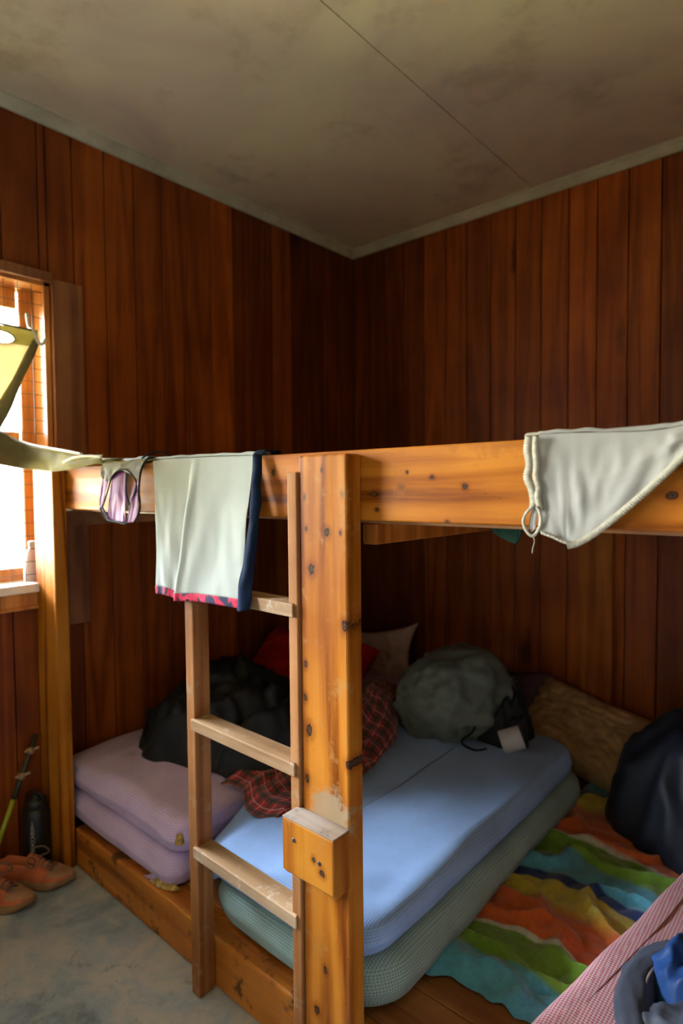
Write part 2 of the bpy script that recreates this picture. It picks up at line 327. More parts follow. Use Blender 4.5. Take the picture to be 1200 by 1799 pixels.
# ---------------------------------------------------------------- object helpers
def tagobj(o, label, cat, group=None, kind=None):
    if label: o['label'] = label
    if cat: o['category'] = cat
    if group: o['group'] = group
    if kind: o['kind'] = kind
    return o
def thing(name, label, cat, loc=(0, 0, 0), group=None):
    o = bpy.data.objects.new(name, None); COL.objects.link(o); o.location = loc; o.empty_display_size = .05
    return tagobj(o, label, cat, group)
class MB:
    def __init__(s): s.v = []; s.f = []; s.uv = []; s.t = []
    def add(s, verts, faces, uvs=None, tint=None):
        b = len(s.v); s.v += [tuple(p) for p in verts]
        s.uv += list(uvs) if uvs else [(0, 0)] * len(verts)
        s.t += [tint or (0.5, 0.5, 0.5)] * len(verts)
        s.f += [tuple(i + b for i in f) for f in faces]
    def box(s, x0, x1, y0, y1, z0, z1, tint=None):
        P = [(x0, y0, z0), (x1, y0, z0), (x1, y1, z0), (x0, y1, z0), (x0, y0, z1), (x1, y0, z1), (x1, y1, z1), (x0, y1, z1)]
        s.add(P, [(0, 3, 2, 1), (4, 5, 6, 7), (0, 1, 5, 4), (1, 2, 6, 5), (2, 3, 7, 6), (3, 0, 4, 7)], tint=tint)
    def hexa(s, P, tint=None):
        s.add(P, [(0, 3, 2, 1), (4, 5, 6, 7), (0, 1, 5, 4), (1, 2, 6, 5), (2, 3, 7, 6), (3, 0, 4, 7)], tint=tint)
    def grid(s, nu, nv, fn, closeu=False, uvscale=(1, 1)):
        vs = []; uv = []; fs = []
        for j in range(nv + 1):
            for i in range(nu + (0 if closeu else 1)):
                u, v = i / nu, j / nv
                vs.append(fn(u, v)); uv.append((u * uvscale[0], v * uvscale[1]))
        w = nu if closeu else nu + 1
        for j in range(nv):
            for i in range(nu):
                a = j * w + i; b = j * w + (i + 1) % w
                fs.append((a, b, b + w, a + w))
        s.add(vs, fs, uv)
    def tube(s, pts, r, n=8, cap=True, sq=1.0):
        pts = [Vector(p) for p in pts]; rings = []
        vs = []; fs = []
        up0 = Vector((0, 0, 1))
        for i, p in enumerate(pts):
            t = (pts[min(i + 1, len(pts) - 1)] - pts[max(i - 1, 0)]).normalized()
            a = t.cross(up0)
            if a.length < .05: a = t.cross(Vector((0, 1, 0)))
            a.normalize(); b = t.cross(a).normalized()
            rr = r[i] if isinstance(r, (list, tuple)) else r
            for k in range(n):
                th = 2 * math.pi * k / n
                vs.append(p + a * math.cos(th) * rr + b * math.sin(th) * rr * sq)
        for i in range(len(pts) - 1):
            for k in range(n):
                fs.append((i * n + k, i * n + (k + 1) % n, (i + 1) * n + (k + 1) % n, (i + 1) * n + k))
        if cap:
            fs.append(tuple(range(n))[::-1]); fs.append(tuple((len(pts) - 1) * n + k for k in range(n)))
        s.add(vs, fs)
    def lathe(s, c, prof, n=28):
        vs = []; fs = []
        for (r, z) in prof:
            for k in range(n):
                th = 2 * math.pi * k / n; vs.append((c[0] + r * math.cos(th), c[1] + r * math.sin(th), c[2] + z))
        for i in range(len(prof) - 1):
            for k in range(n): fs.append((i * n + k, i * n + (k + 1) % n, (i + 1) * n + (k + 1) % n, (i + 1) * n + k))
        s.add(vs, fs)
    def build(s, name, mat, parent=None, smooth=False, bevel=0, solid=0, sub=0, kind=None):
        off = parent_loc(parent) if parent else Vector()
        if parent is None and not kind == 'structure' and s.v:
            off = Vector((sum(p[0] for p in s.v) / len(s.v), sum(p[1] for p in s.v) / len(s.v), min(p[2] for p in s.v)))
        me = bpy.data.meshes.new(name)
        me.from_pydata([tuple(Vector(p) - off) for p in s.v], [], s.f)
        ul = me.uv_layers.new(name='UVMap')
        at = me.color_attributes.new('tint', 'FLOAT_COLOR', 'POINT')
        for i, t in enumerate(s.t): at.data[i].color = (*t, 1)
        for lp in me.loops: ul.data[lp.index].uv = s.uv[lp.vertex_index]
        me.update()
        bm = bmesh.new(); bm.from_mesh(me); bmesh.ops.recalc_face_normals(bm, faces=bm.faces); bm.to_mesh(me); bm.free()
        if smooth:
            for p in me.polygons: p.use_smooth = True
        me.materials.append(M[mat])
        o = bpy.data.objects.new(name, me); COL.objects.link(o)
        if parent: o.parent = parent
        else: o.location = off
        if kind: o['kind'] = kind
        if solid:
            m = o.modifiers.new('solid', 'SOLIDIFY'); m.thickness = solid; m.offset = 0
        if bevel:
            m = o.modifiers.new('bevel', 'BEVEL'); m.width = bevel; m.segments = 2; m.limit_method = 'ANGLE'; m.angle_limit = math.radians(40)
        if sub:
            m = o.modifiers.new('sub', 'SUBSURF'); m.levels = sub; m.render_levels = sub
        return o
def parent_loc(p):
    v = Vector()
    while p is not None: v += p.location; p = p.parent
    return v
def nz(x, y, z=0, s=1.0, oct=4): return noise.fractal(Vector((x * s, y * s, z * s)), 0.9, 2.0, oct, noise_basis='PERLIN_ORIGINAL') if oct > 1 else noise.noise(Vector((x * s, y * s, z * s)))
def ridge(x, y, z, s): return 1 - abs(noise.noise(Vector((x * s, y * s, z * s)))) * 2
def lerpl(pts, t):
    """point on polyline at fraction t (by index)"""
    n = len(pts) - 1; k = min(int(t * n), n - 1); f = t * n - k
    # catmull-rom
    p0 = pts[max(k - 1, 0)]; p1 = pts[k]; p2 = pts[k + 1]; p3 = pts[min(k + 2, n)]
    return tuple(.5 * ((2 * b) + (-a + c) * f + (2 * a - 5 * b + 4 * c - d) * f * f + (-a + 3 * b - 3 * c + d) * f ** 3) for a, b, c, d in zip(p0, p1, p2, p3))
def smoothcurve(pts, n): return [lerpl(pts, i / n) for i in range(n + 1)]

def mattress(name, label, x0, x1, y0, y1, z0, z1, mat, rc=.08, rv=.045, amp=.006, seed=0, sag=None, parent=None, wr=.004):
    mb = MB(); cx, cy = (x0 + x1) / 2, (y0 + y1) / 2; hx, hy = (x1 - x0) / 2, (y1 - y0) / 2
    NA = 176
    def outline(i, inset):
        s_ = i / NA * 4; q = int(s_); f = s_ - q
        a, b = max(hx - inset, .002), max(hy - inset, .002); r = max(min(rc - inset * .3, a, b), .001)
        cs = [(a - r, b - r, 0), (-(a - r), b - r, 90), (-(a - r), -(b - r), 180), (a - r, -(b - r), 270)]
        X, Y, A = cs[q]; X2, Y2, _ = cs[(q + 1) % 4]
        if f < .3:
            th = math.radians(A + 90 * f / .3); return X + r * math.cos(th), Y + r * math.sin(th)
        th = math.radians(A + 90); g = (f - .3) / .7
        return X + (X2 - X) * g + r * math.cos(th), Y + (Y2 - Y) * g + r * math.sin(th)
    H = z1 - z0; prof = []
    m = min(hx, hy)
    for ins in (m, m * .6, m * .3, rv * 1.2): prof.append((ins, 0))
    for k in range(6): th = math.pi / 2 * k / 5; prof.append((rv * (1 - math.sin(th)), rv * (1 - math.cos(th)) * .9))
    for k in range(5): prof.append((-.006 * math.sin(math.pi * (k + 1) / 6), rv * .9 + (H - rv * 1.8) * (k + 1) / 6))
    for k in range(6): th = math.pi / 2 * k / 5; prof.append((rv * (1 - math.cos(th)), H - rv * .9 * (1 - math.sin(th))))
    nt = 26
    for k in range(1, nt + 1): prof.append((rv + (m - rv) * k / nt, H))
    def fn(u, v):
        ins, z = prof[int(round(v * (len(prof) - 1)))]
        X, Y = outline(int(round(u * NA)) % NA, ins)
        wx, wy = cx + X, cy + Y; top = z / H
        d = noise.noise(Vector((wx * 4 + seed, wy * 4, top * 2)))
        n2 = noise.noise(Vector((wx * 14 + seed, wy * 5, seed)))
        zz = z0 + z + top * (amp * 2.2 * d + wr * n2)
        edge = max(0, 1 - max(ins, 0) / rv)
        sx, sy = (X / hx, Y / hy)
        wx += edge * amp * 2.0 * d * (1 if X > 0 else -1); wy += edge * amp * d
        wz = math.sin(z / H * math.pi)
        if sag: wx, wy, zz = sag(wx, wy, zz, top)
        return (wx, wy, zz)
    mb.grid(NA, len(prof) - 1, fn, closeu=True)
    o = mb.build(name, mat, parent, smooth=True)
    bm = bmesh.new(); bm.from_mesh(o.data); bmesh.ops.remove_doubles(bm, verts=bm.verts, dist=.0045); bm.to_mesh(o.data); bm.free()
    for p in o.data.polygons: p.use_smooth = True
    return o

def heap(mb, cx, cy, z0, rx, ry, H, rot=0, seed=0, fold=.35, fs=5, outline=.15, power=.55, nu=120, nv=46, lean=(0, 0)):
    """crumpled heap of cloth: closed dome with ridged folds, flat base"""
    c, s_ = math.cos(rot), math.sin(rot)
    def fn(u, v):
        th = u * 2 * math.pi
        R = 1 + outline * noise.noise(Vector((math.cos(th) * 1.6 + seed, math.sin(th) * 1.6, seed * .7))) + outline * .35 * noise.noise(Vector((math.cos(th) * 6, math.sin(th) * 6 + seed, 3)))
        if v < .15:
            rho = v / .15 * .96; zz = 0
        else:
            w = (v - .15) / .85; rho = math.cos(w * math.pi / 2) ** .8; zz = math.sin(w * math.pi / 2) ** (2 * power)
        X, Y = math.cos(th) * rho * rx * R, math.sin(th) * rho * ry * R
        a = cx + X * c - Y * s_; b = cy + X * s_ + Y * c
        if zz > 0:
            q = noise.noise(Vector((a * fs * .5 + seed, b * fs * .5, 7 + seed))); 
            rg = (1 - abs(noise.noise(Vector((a * fs + q + seed, b * fs + q * 2, zz * 1.2)))) * 2.2)
            r2 = (1 - abs(noise.noise(Vector((a * fs * 2.3 + seed, b * fs * 2.3 - q, zz * 2)))) * 2)
            h = zz * H * (1 - fold * .5 + fold * (.6 * rg + .3 * r2) + .35 * q)
            push = 1 + fold * .10 * (rg - .3) + fold * .06 * r2
            a = cx + (a - cx) * push; b = cy + (b - cy) * push
        else: h = 0
        return (a + lean[0] * h, b + lean[1] * h, z0 + h)
    mb.grid(nu, nv, fn, closeu=True)

def pillow(mb, center, w, l, h, rot, seed=0, wr=.12, nu=48, pinch=.1, fs=7):
    """soft cushion with four corners; rot = Matrix 3x3"""
    c = Vector(center)
    for sgn in (1, -1):
        def fn(u, v):
            a, b = u * 2 - 1, v * 2 - 1
            e = max(0, (1 - a ** 4)) * max(0, (1 - b ** 4)); e = e ** .5
            x = a * w / 2 * (1 - pinch * (1 - b * b) * 0 - pinch * (1 - abs(b) ** 2) * abs(a)); y = b * l / 2 * (1 - pinch * (1 - abs(a) ** 2) * abs(b))
            n = noise.noise(Vector((a * 2 + seed, b * 2, sgn * 2.0))); 
            edge = min(1 - abs(a), 1 - abs(b))
            rr = 1 - abs(noise.noise(Vector((a * fs * .5 + seed, b * fs * .5, 3.1 + seed)))) * 2
            z = sgn * h / 2 * e * (1 + wr * 1.2 * n + wr * rr)
            return tuple(c + rot @ Vector((x, y, z)))
        mb.grid(nu, nu, fn, uvscale=(w, l))

def creasef(u, v, a):
    t = min(1, max(0, (.41 - u) / .035)); return a * (t * t * (3 - 2 * t) - .6 * math.exp(-((u - .43) / .03) ** 2)) * min(1, v * 3)
def patch(mb, top, bot, nu, nv, fold=0.0, ff=8, seed=0, amp2=.0, grow=True, crease=0):
    """ruled sheet between two curves of 3-D points; folds push towards -Y"""
    def fn(u, v):
        a = Vector(lerpl(top, u)); b = Vector(lerpl(bot, u)); p = a.lerp(b, v)
        f = noise.noise(Vector((u * ff + seed + v * .8, v * 1.3, seed)))
        f2 = noise.noise(Vector((u * ff * 2.7 + seed - v * 1.5, v * 3.3, seed + 5)))
        k = (min(1, v * 2.2) if grow else 1)
        p.y -= fold * k * (f + .45 * f2 + .75)
        if crease: p.y += creasef(u, v, crease)
        return tuple(p)
    L = sum((Vector(top[i + 1]) - Vector(top[i])).length for i in range(len(top) - 1)); Hh = (Vector(top[0]) - Vector(bot[0])).length
    mb.grid(nu, nv, fn, uvscale=(L, max(Hh, .05)))

def ribbon(mb, pts, w, t=.003, n=60, ruffle=0.0, rf=40, normal=(0, -1, 0)):
    c = [Vector(p) for p in smoothcurve(pts, n)]; N = Vector(normal)
    rows = []
    for i, p in enumerate(c):
        tg = (c[min(i + 1, n)] - c[max(i - 1, 0)]).normalized(); side = tg.cross(N).normalized()
        ww = w / 2 * (1 + ruffle * math.sin(i * rf))
        q = N * (ruffle * .004 * math.sin(i * 1.7))
        rows.append((p - side * w / 2 + q, p + side * ww + q))
    vs = []; fs = []
    for a, b in rows: vs += [a + N * t, b + N * t, b, a]
    for i in range(n):
        k = i * 4
        for j in range(4): fs.append((k + j, k + (j + 1) % 4, k + 4 + (j + 1) % 4, k + 4 + j))
    fs += [(3, 2, 1, 0), (n * 4, n * 4 + 1, n * 4 + 2, n * 4 + 3)]
    mb.add(vs, fs)

def rot(rx=0, ry=0, rz=0): return (Matrix.Rotation(math.radians(rz), 3, 'Z') @ Matrix.Rotation(math.radians(ry), 3, 'Y') @ Matrix.Rotation(math.radians(rx), 3, 'X'))

# ================================================================ ROOM
CZ = 2.905; XR = 4.3; YF = -4.7
WY0, WY1, WZ0, WZ1 = -4.45, -1.872, 1.085, 2.262   # window opening in wall_left; unseen far end lengthened for extra daylight
def planks(mb, axis, a0, a1, z0, z1, edges, tints, depth=.018):
    """vertical V-jointed boards; axis 'X' = back wall face at Y=0 looking -Y ; 'Y' = left wall face at X=0 looking +X"""
    for k in range(len(edges) - 1):
        l, r = edges[k], edges[k + 1]
        if r <= a0 or l >= a1: continue
        l, r = max(l, a0), min(r, a1); g = .0022; ch = .0018
        t = tints[k % len(tints)]
        for (zz0, zz1) in z0 if isinstance(z0, list) else [(z0, z1)]:
            prof = [(l + g, depth), (l + g, ch), (l + g + ch, 0), (r - g - ch, 0), (r - g, ch), (r - g, depth)]
            vs = []
            for z in (zz0, zz1):
                for (a, d) in prof: vs.append((a, d, z) if axis == 'X' else (-d, a, z))
            n = len(prof); fs = [(i, i + 1, n + i + 1, n + i) for i in range(n - 1)] + [tuple(range(n)), tuple(range(n, 2 * n))]
            mb.add(vs, fs, tint=t)
rnd = random.Random(3)
def tl(vals): return [(min(1, max(0, .52 + (v - .5) * 1.5)), .5, rnd.random()) for v in vals]
be = [-.03, .106, .242, .383, .521, .664, .796, .937, 1.074, 1.209, 1.345, 1.476, 1.612, 1.748] + [1.748 + .136 * i for i in range(1, 21)]
bt = tl([.35, .30, .30, .42, .62, .58, .50, .62, .60, .66, .80, .72, .64, .42, .66, .55, .7, .5, .6, .7])
mb = MB(); planks(mb, 'X', 0, XR, 0, CZ, be, bt); mb.build('wall_back', 'wall_wood', kind='structure')
mb = MB(); mb.box(-.2, XR + .1, .019, .12, -.05, CZ + .1); mb.build('wall_back_backing', 'groove', kind='structure')
le = [-.136 * i - .09 for i in range(36)][::-1] + [.05]
le = [-.136 * i for i in range(36)][::-1]
lt = {}
lvals = [.30, .32, .26, .22, .55, .30, .36, .74, .55, .52, .52, .58, .62, .45, .42, .52, .5, .55, .45, .5]  # from the corner towards the window
lt = tl(lvals * 2)[:35][::-1]
mb = MB()
inner = [e for e in le if WY0 < e < WY1]
planks(mb, 'Y', WY1, 0, 0, CZ, le, lt)
planks(mb, 'Y', WY0, WY1, [(0, WZ0), (WZ1, CZ)], None, le, lt)
planks(mb, 'Y', YF, WY0, 0, CZ, le, lt)
mb.build('wall_left', 'wall_wood', kind='structure')
mb = MB()
for (y0, y1, z0, z1) in ((WY1 + .0, .1, -.05, CZ + .1), (YF - .1, WY0, -.05, CZ + .1), (WY0, WY1, -.05, WZ0), (WY0, WY1, WZ1, CZ + .1)):
    mb.box(-.14, -.019, y0, y1, z0, z1)
mb.build('wall_left_backing', 'groove', kind='structure')
mb = MB(); mb.box(XR, XR + .1, YF - .1, .12, -.05, CZ + .1); mb.build('wall_right', 'shell', kind='structure')
mb = MB()
mb.box(-.14, XR + .1, YF - .1, YF, -.05, CZ + .1)
mb.build('wall_front', 'shell', kind='structure')
mb = MB(); mb.box(-.14, XR + .1, YF - .1, .12, -.12, 0); mb.build('floor', 'floor', kind='structure')
mb = MB(); SEAM = 1.18
for i in range(-1, 3):
    x0 = SEAM + 1.25 * (i - 1) + .001; x1 = x0 + 1.2465
    mb.box(max(x0, -.02), min(x1, XR), YF, .019, CZ, CZ + .012)
mb.build('ceiling', 'ceiling', kind='structure', bevel=.0015)
mb = MB(); mb.box(-.14, XR + .1, YF - .1, .12, CZ + .012, CZ + .1); mb.build('ceiling_backing', 'deck_wood', kind='structure')
# cornice mouldings
def cornice(name, axis):
    mb = MB(); h = .042; prof = [(0, 0), (0, -h), (.012, -h), (.020, -h + .008), (h - .012, -.020), (h, -.010), (h, 0)]
    vs = []
    ends = (0, XR) if axis == 'X' else (YF, 0)
    for k, e in enumerate(ends):
        for (d, z) in prof:
            if axis == 'X': vs.append((max(e, d) if k == 0 else e, -d, CZ + z))
            else: vs.append((d, e if k == 0 else -d, CZ + z))
    n = len(prof); mb.add(vs, [(i, (i + 1) % n, n + (i + 1) % n, n + i) for i in range(n)] + [tuple(range(n)), tuple(range(n, 2 * n))])
    mb.build(name, 'cornice', kind='structure')
cornice('trim_1', 'X'); cornice('trim_2', 'Y')

# ---------------------------------------------------------------- window_1 (left wall)
win = thing('window_1', None, None, (0, WY1, WZ0)); win['kind'] = 'structure'
mb = MB()   # jamb lining, head lining
mb.box(-.155, .004, WY1 - .022, WY1, WZ0, WZ1); mb.box(-.155, .004, WY0, WY0 + .022, WZ0, WZ1)
mb.box(-.155, .004, WY0, WY1, WZ1 - .02, WZ1)
mb.build('jamb_lining', 'trim_wood', win, bevel=.002)
mb = MB(); mb.box(0, .022, WY1 + .004, WY1 + .127, 0.0 + .9, WZ1 + .012); mb.build('casing_board', 'casing_wood', win, bevel=.002)
mb = MB(); mb.box(0, .03, WY0 - .1, WY1 + .004, WZ1 - .006, WZ1 + .034); mb.build('head_casing', 'casing_wood', win, bevel=.003)
mb = MB(); mb.box(-.155, .035, WY0, WY1 + .002, WZ0 - .03, WZ0 + .004); mb.build('sill', 'sill_glare', win, bevel=.004)
mb = MB(); mb.box(0, .018, WY0, WY1 + .0, WZ0 - .085, WZ0 - .03); mb.box(.0, .026, WY0, WY1, WZ0 - .095, WZ0 - .082); mb.build('apron', 'trim_wood', win, bevel=.002)
# two sashes, each with stiles, top, middle and bottom rails and two panes
GX = -.125
y_r = WY1 - .022
for (ya, yb) in ((WY0 + .022, -3.62), (-3.60, -2.76), (-2.74, y_r)):  # first span is out of view, added to broaden the daylight
    sash = MB(); t = .045; x0, x1 = GX - .018, GX + .022
    sash.box(x0, x1, yb - .052, yb, WZ0, WZ1 - .02); sash.box(x0, x1, ya, ya + .062, WZ0, WZ1 - .02)
    sash.box(x0, x1, ya + .062, yb - .062, WZ0, WZ0 + .055)
    sash.box(x0, x1, ya + .062, yb - .062, WZ1 - .10, WZ1 - .02)
    sash.box(x0, x1, ya + .062, yb - .062, 1.60, 1.68)
    so = sash.build('sash', 'trim_wood', win, bevel=.003)
    for (za, zb) in ((WZ0 + .055, 1.60), (1.68, WZ1 - .10)):
        p = MB(); p.box(GX, GX + .004, ya + .05, yb - .05, za, zb); p.build('pane', 'glass', so)
# roof overhang outside the window
mb = MB(); mb.hexa([(-.49, YF - .4, 2.48), (-.14, YF - .4, 2.56), (-.14, .4, 2.56), (-.49, .4, 2.48), (-.49, YF - .4, 2.52), (-.14, YF - .4, 2.60), (-.14, .4, 2.60), (-.49, .4, 2.52)]); mb.build('eave_1', 'shell', kind='structure')
# wire mesh stretched over the inside of the opening
mb = MB(); y = WY1 - .012
while y > WY0: mb.tube([(-.012, y, WZ0 + .004), (-.012, y, WZ1 - .02)], .0014, 5); y -= .05
z = WZ0 + .035
while z < WZ1 - .02: mb.tube([(-.012, WY0 + .02, z), (-.012, WY1 - .002, z)], .0014, 5); z += .05
mb.build('wire_mesh', 'wire', win)

# ================================================================ BUNK
YB = -1.905   # outer face of the long beams
bunk = thing('bunk_bed', 'varnished pine two-tier sleeping platform with one thick post, filling the corner of the room', 'bunk bed')
def bbox(name, mat, *b, bevel=.003, parent=bunk, label=None):
    mb = MB(); mb.box(*b); o = mb.build(name, mat, parent, bevel=bevel)
    if label: o['label'] = label
    return o
RX = 3.6
bbox('post', 'post_wood', 1.458, 1.602, -1.955, YB, 0, 1.522, bevel=.005)
bbox('wall_post', 'post_wood', .004, .175, -1.955, YB, 0, 1.535, bevel=.004)
bbox('post', 'post_wood', 3.3, 3.445, -1.955, YB, 0, 1.522, bevel=.005)
bbox('upper_beam', 'beam_wood', .025, RX, YB, YB + .045, 1.376, 1.532, bevel=.004)
bbox('lower_beam', 'rail_wood', .175, RX, YB, YB + .085, 0.002, .151, bevel=.006)
bbox('wall_ledger', 'deck_wood', .001, .045, YB + .05, -.002, 1.305, 1.365)
bbox('joist', 'stud_wood', 1.565, 1.605, YB + .05, -.06, 1.318, 1.366)
bbox('joist', 'beam_wood', 3.2, 3.24, YB + .05, -.06, 1.318, 1.366)
bbox('back_post', 'stud_wood', 1.425, 1.572, -.05, -.002, .15, 1.318)
mb = MB(); y = YB + .048
k = 0
while y < -.1:
    mb.box(.05, RX, y, min(y + .138, -.004), 1.367, 1.388); y += .146; k += 1
mb.build('upper_deck', 'deck_wood', bunk, bevel=.002)
mb = MB(); y = YB + .088
while y < -.1: mb.box(.012, RX, y, min(y + .143, -.004), .125, .148); y += .146
mb.build('lower_deck', 'deck_wood', bunk, bevel=.002)
# step block screwed to the post
mb = MB()
prof = [(-1.955, .565), (-2.000, .565), (-2.010, .577), (-2.010, .698), (-1.955, .698)]
x0, x1 = 1.446, 1.604
vs = [(x, y, z) for x in (x0, x1) for (y, z) in prof]; n = 5
mb.add(vs, [(i, (i + 1) % n, n + (i + 1) % n, n + i) for i in range(n)] + [tuple(range(n)), tuple(range(n, 2 * n))])
blk = mb.build('step_block', 'block_wood', bunk, bevel=.004)
mb = MB(); mb.box(x0 + .0005, x1 - .0005, -2.0095, -1.9555, .697, .7005); o = mb.build('worn_top', 'block_top', blk, bevel=.001); o['label'] = 'grey foot-worn top face of the step block'
for (x, z) in ((1.484, .656), (1.562, .634)):
    mb = MB(); mb.lathe((0, 0, 0), [(0, .0), (.0045, .0), (.0055, .0012), (.003, .0022), (0, .0022)], 14)
    mb.v = [(x + p[0], -2.0098 - p[2], z + p[1]) for p in mb.v]; mb.build('screw', 'nail', blk, smooth=True)

# ---------------------------------------------------------------- ladder
lad = thing('ladder', 'plain timber ladder with flat rungs leaning upright against the bunk beside the thick post', 'ladder', (1.23, -1.935, 0))
bbox('stile', 'ladder_wood', 1.008, 1.046, -1.962, -1.908, .002, 1.20, parent=lad)
bbox('stile', 'ladder_wood', 1.426, 1.4565, -1.962, -1.908, .002, 1.485, parent=lad)
for i, (z, lx, rx) in enumerate(((.445, .0, -.008), (.81, 0, -.006), (1.185, 0, -.004))):
    mb = MB(); z0 = z - .032
    P = [(1.036, -1.970, z0), (1.448, -1.970, z0 + rx), (1.425, -1.91, z0 + rx), (1.047, -1.91, z0), (1.036, -1.970, z), (1.448, -1.970, z + rx), (1.425, -1.91, z + rx), (1.047, -1.91, z)]
    mb.hexa(P); mb.build('rung', 'rung_wood', lad, bevel=.003)

# ================================================================ MATTRESSES
def sag_low(x, y, z, top): return x, y, z
def top_lab(o, label, cat='mattress', group=None): return tagobj(o, label, cat, group)
def lil(x, y, z, top):
    t = max(0, min(1, (-1.2 - y) / .6)); x += .03 * t * (1 if x > .5 else 0)
    z += -.010 * max(0, (x - .5) / .4)
    return x, y, z
o = mattress('mattress', '',   .025, .765, -1.89, -.03, .152, .275, 'lilac', .06, .05, .006, 1, lil)
top_lab(o, 'lower of the two stacked lilac checked mattresses, torn at its front corner')
lowl = o
o = mattress('mattress', '',   .02, .80, -1.885, -.03, .272, .398, 'lilac', .07, .055, .009, 5, lil, wr=.007)
top_lab(o, 'upper of the two stacked lilac checked mattresses, by the left wall')
upl = o
def grn(x, y, z, top): return x, y, z
o = mattress('mattress', '',   .93, 1.60, -1.868, -.42, .152, .285, 'green', .15, .05, .006, 9)
top_lab(o, 'thin green checked mattress squashed beneath the pale blue mattress')
def blu(x, y, z, top):
    if x < 1.0:
        t = (1.0 - x) / .15; f = max(0, min(1, (-1.60 - y) / .25)); z -= .115 * min(t, 1.1) * f
    return x, y, z
o = mattress('mattress', '',  .835, 1.575, -1.875, -.45, .281, .388, 'blue', .13, .045, .008, 13, blu, wr=.004)
top_lab(o, 'pale blue mattress lying lengthwise behind the post, on top of a green one')
o = mattress('mattress', '', 1.885, 2.66, -1.86, -.82, .160, .278, 'gingham', .06, .03, .005, 17, lambda x, y, z, t: (x + (y + 1.86) * .155, y, z))
ging = top_lab(o, 'pink and white gingham mattress at the right end of the sleeping platform')
# torn corners of the lilac mattresses
mb = MB(); heap(mb, .815, -1.866, .318, .014, .010, .034, .75, 2, .5, 60, .2, nu=30, nv=12); o = mb.build('torn_foam', 'foam', None, smooth=True); o.location = Vector(o.location) - Vector(upl.location); o.parent = upl
mb = MB(); heap(mb, .745, -1.878, .1525, .052, .012, .022, .35, 3, .6, 60, .3, nu=40, nv=14); o = mb.build('torn_foam', 'foam', None, smooth=True); o.location = Vector(o.location) - Vector(lowl.location); o.parent = lowl
mb = MB()
for i in range(7):
    a = .672 + .012 * i
    mb.tube([(a + .01, -1.866, .185), (a - .002 * i, -1.885, .165), (a - .025 + .003 * i, -1.897 , .158 - .002 * (i % 3))], [.006, .004, .0012], 6)
o = mb.build('frayed_cloth', 'lilac', None, smooth=True); o.location = Vector(o.location) - Vector(lowl.location); o.parent = lowl
# ================================================================ THINGS ON THE PLATFORM
def solo(name, mb, mat, label, cat, **kw):
    o = mb.build(name, mat, None, smooth=True, **kw); return tagobj(o, label, cat)
mb = MB(); heap(mb, .47, -1.30, .398, .42, .36, .25, .15, 4, .55, 6, .22)
solo('sleeping_bag', mb, 'black_cloth', 'crumpled black sleeping bag heaped on the lilac mattresses against the left wall', 'sleeping bag')
mb = MB(); pillow(mb, (.34, -.80, .535), .64, .44, .24, rot(32, 4, 12), 3, .15)
solo('pillow', mb, 'red_cloth', 'red pillow propped in the corner behind the black sleeping bag', 'pillow')
mb = MB(); pillow(mb, (.315, -.20, .47), .56, .36, .13, rot(70, 0, 4) @ rot(0, 0, 10), 9, .2, pinch=.26)
solo('pillow', mb, 'beige_cloth', 'pale beige pillow with a pointed corner leaning on the back wall', 'pillow')
# tartan blanket: a long crumpled sheet
def sheet(mb, fn, nu, nv, us): mb.grid(nu, nv, fn, uvscale=us)
def tart(u, v):
    xl = .76 - .14 * v; xr = [1.03, 1.05, 1.07, 1.03, .97, .86, .80][min(5, int(v * 6))]; xr += ([1.03, 1.05, 1.07, 1.03, .97, .86, .80][min(6, int(v * 6) + 1)] - xr) * (v * 6 - int(v * 6)); x = xl + (xr - xl) * u; y = -1.66 + v * 1.1 + .03 * math.sin(u * 7)
    base = .40 if x < .86 else .40 - .03 * min(1, (x - .86) / .1)
    mound = .11 * math.exp(-((v - .8) / .25) ** 2) * math.sin(min(1, max(0, u)) * math.pi) ** .7
    f = abs(noise.noise(Vector((x * 9, y * 7, 2)))) * .045 + .02 * (1 + noise.noise(Vector((x * 20, y * 18, 3))))
    edge = min(1, min(u, 1 - u, v, 1 - v) * 12 + .25)
    return (x, y, base + .008 + mound + f * edge)
mb = MB(); sheet(mb, tart, 70, 130, (.55, 1.3))
solo('blanket', mb, 'plaid', 'red and green tartan blanket crumpled between the lilac and blue mattresses', 'blanket', solid=.006)
# stuff sack
sk = thing('stuff_sack', 'grey-green nylon stuff sack standing on the blue mattress near the back wall', 'bag', (1.1, -.62, .388))
mb = MB()
def sackf(u, v):
    th = u * 2 * math.pi; ph = (v - .5) * math.pi
    c = math.cos(ph) ** .75; d = Vector((math.cos(th) * c, math.sin(th) * c, math.copysign(abs(math.sin(ph)) ** .85, ph)))
    w = noise.noise(d * 1.3 + Vector((4, 2, 9))); r = 1 - abs(noise.noise(Vector((d.x * 3.2, d.y * 3.2, d.z * 1.4)) + Vector((3, 1, 7)))) * 2
    r2 = 1 - abs(noise.noise(Vector((d.x * 6 + d.z * 3, d.y * 6, d.z * 4 + 4)))) * 2
    k = 1 + .14 * w + .12 * r + .05 * r2
    p = Vector((d.x * .235 * k, d.y * .19 * k, d.z * .165 * k))
    p = rot(0, -22, 30) @ p
    return (1.09 + p.x, -.66 + p.y, max(.392, .535 + p.z))
mb.grid(110, 60, sackf, closeu=True); mb.build('bag_body', 'sack', sk, smooth=True)
mb = MB(); heap(mb, 1.30, -.58, .388, .12, .12, .21, 0, 6, .7, 12, .3, nu=70, nv=26); mb.build('gathered_mouth', 'black_cloth', sk, smooth=True)
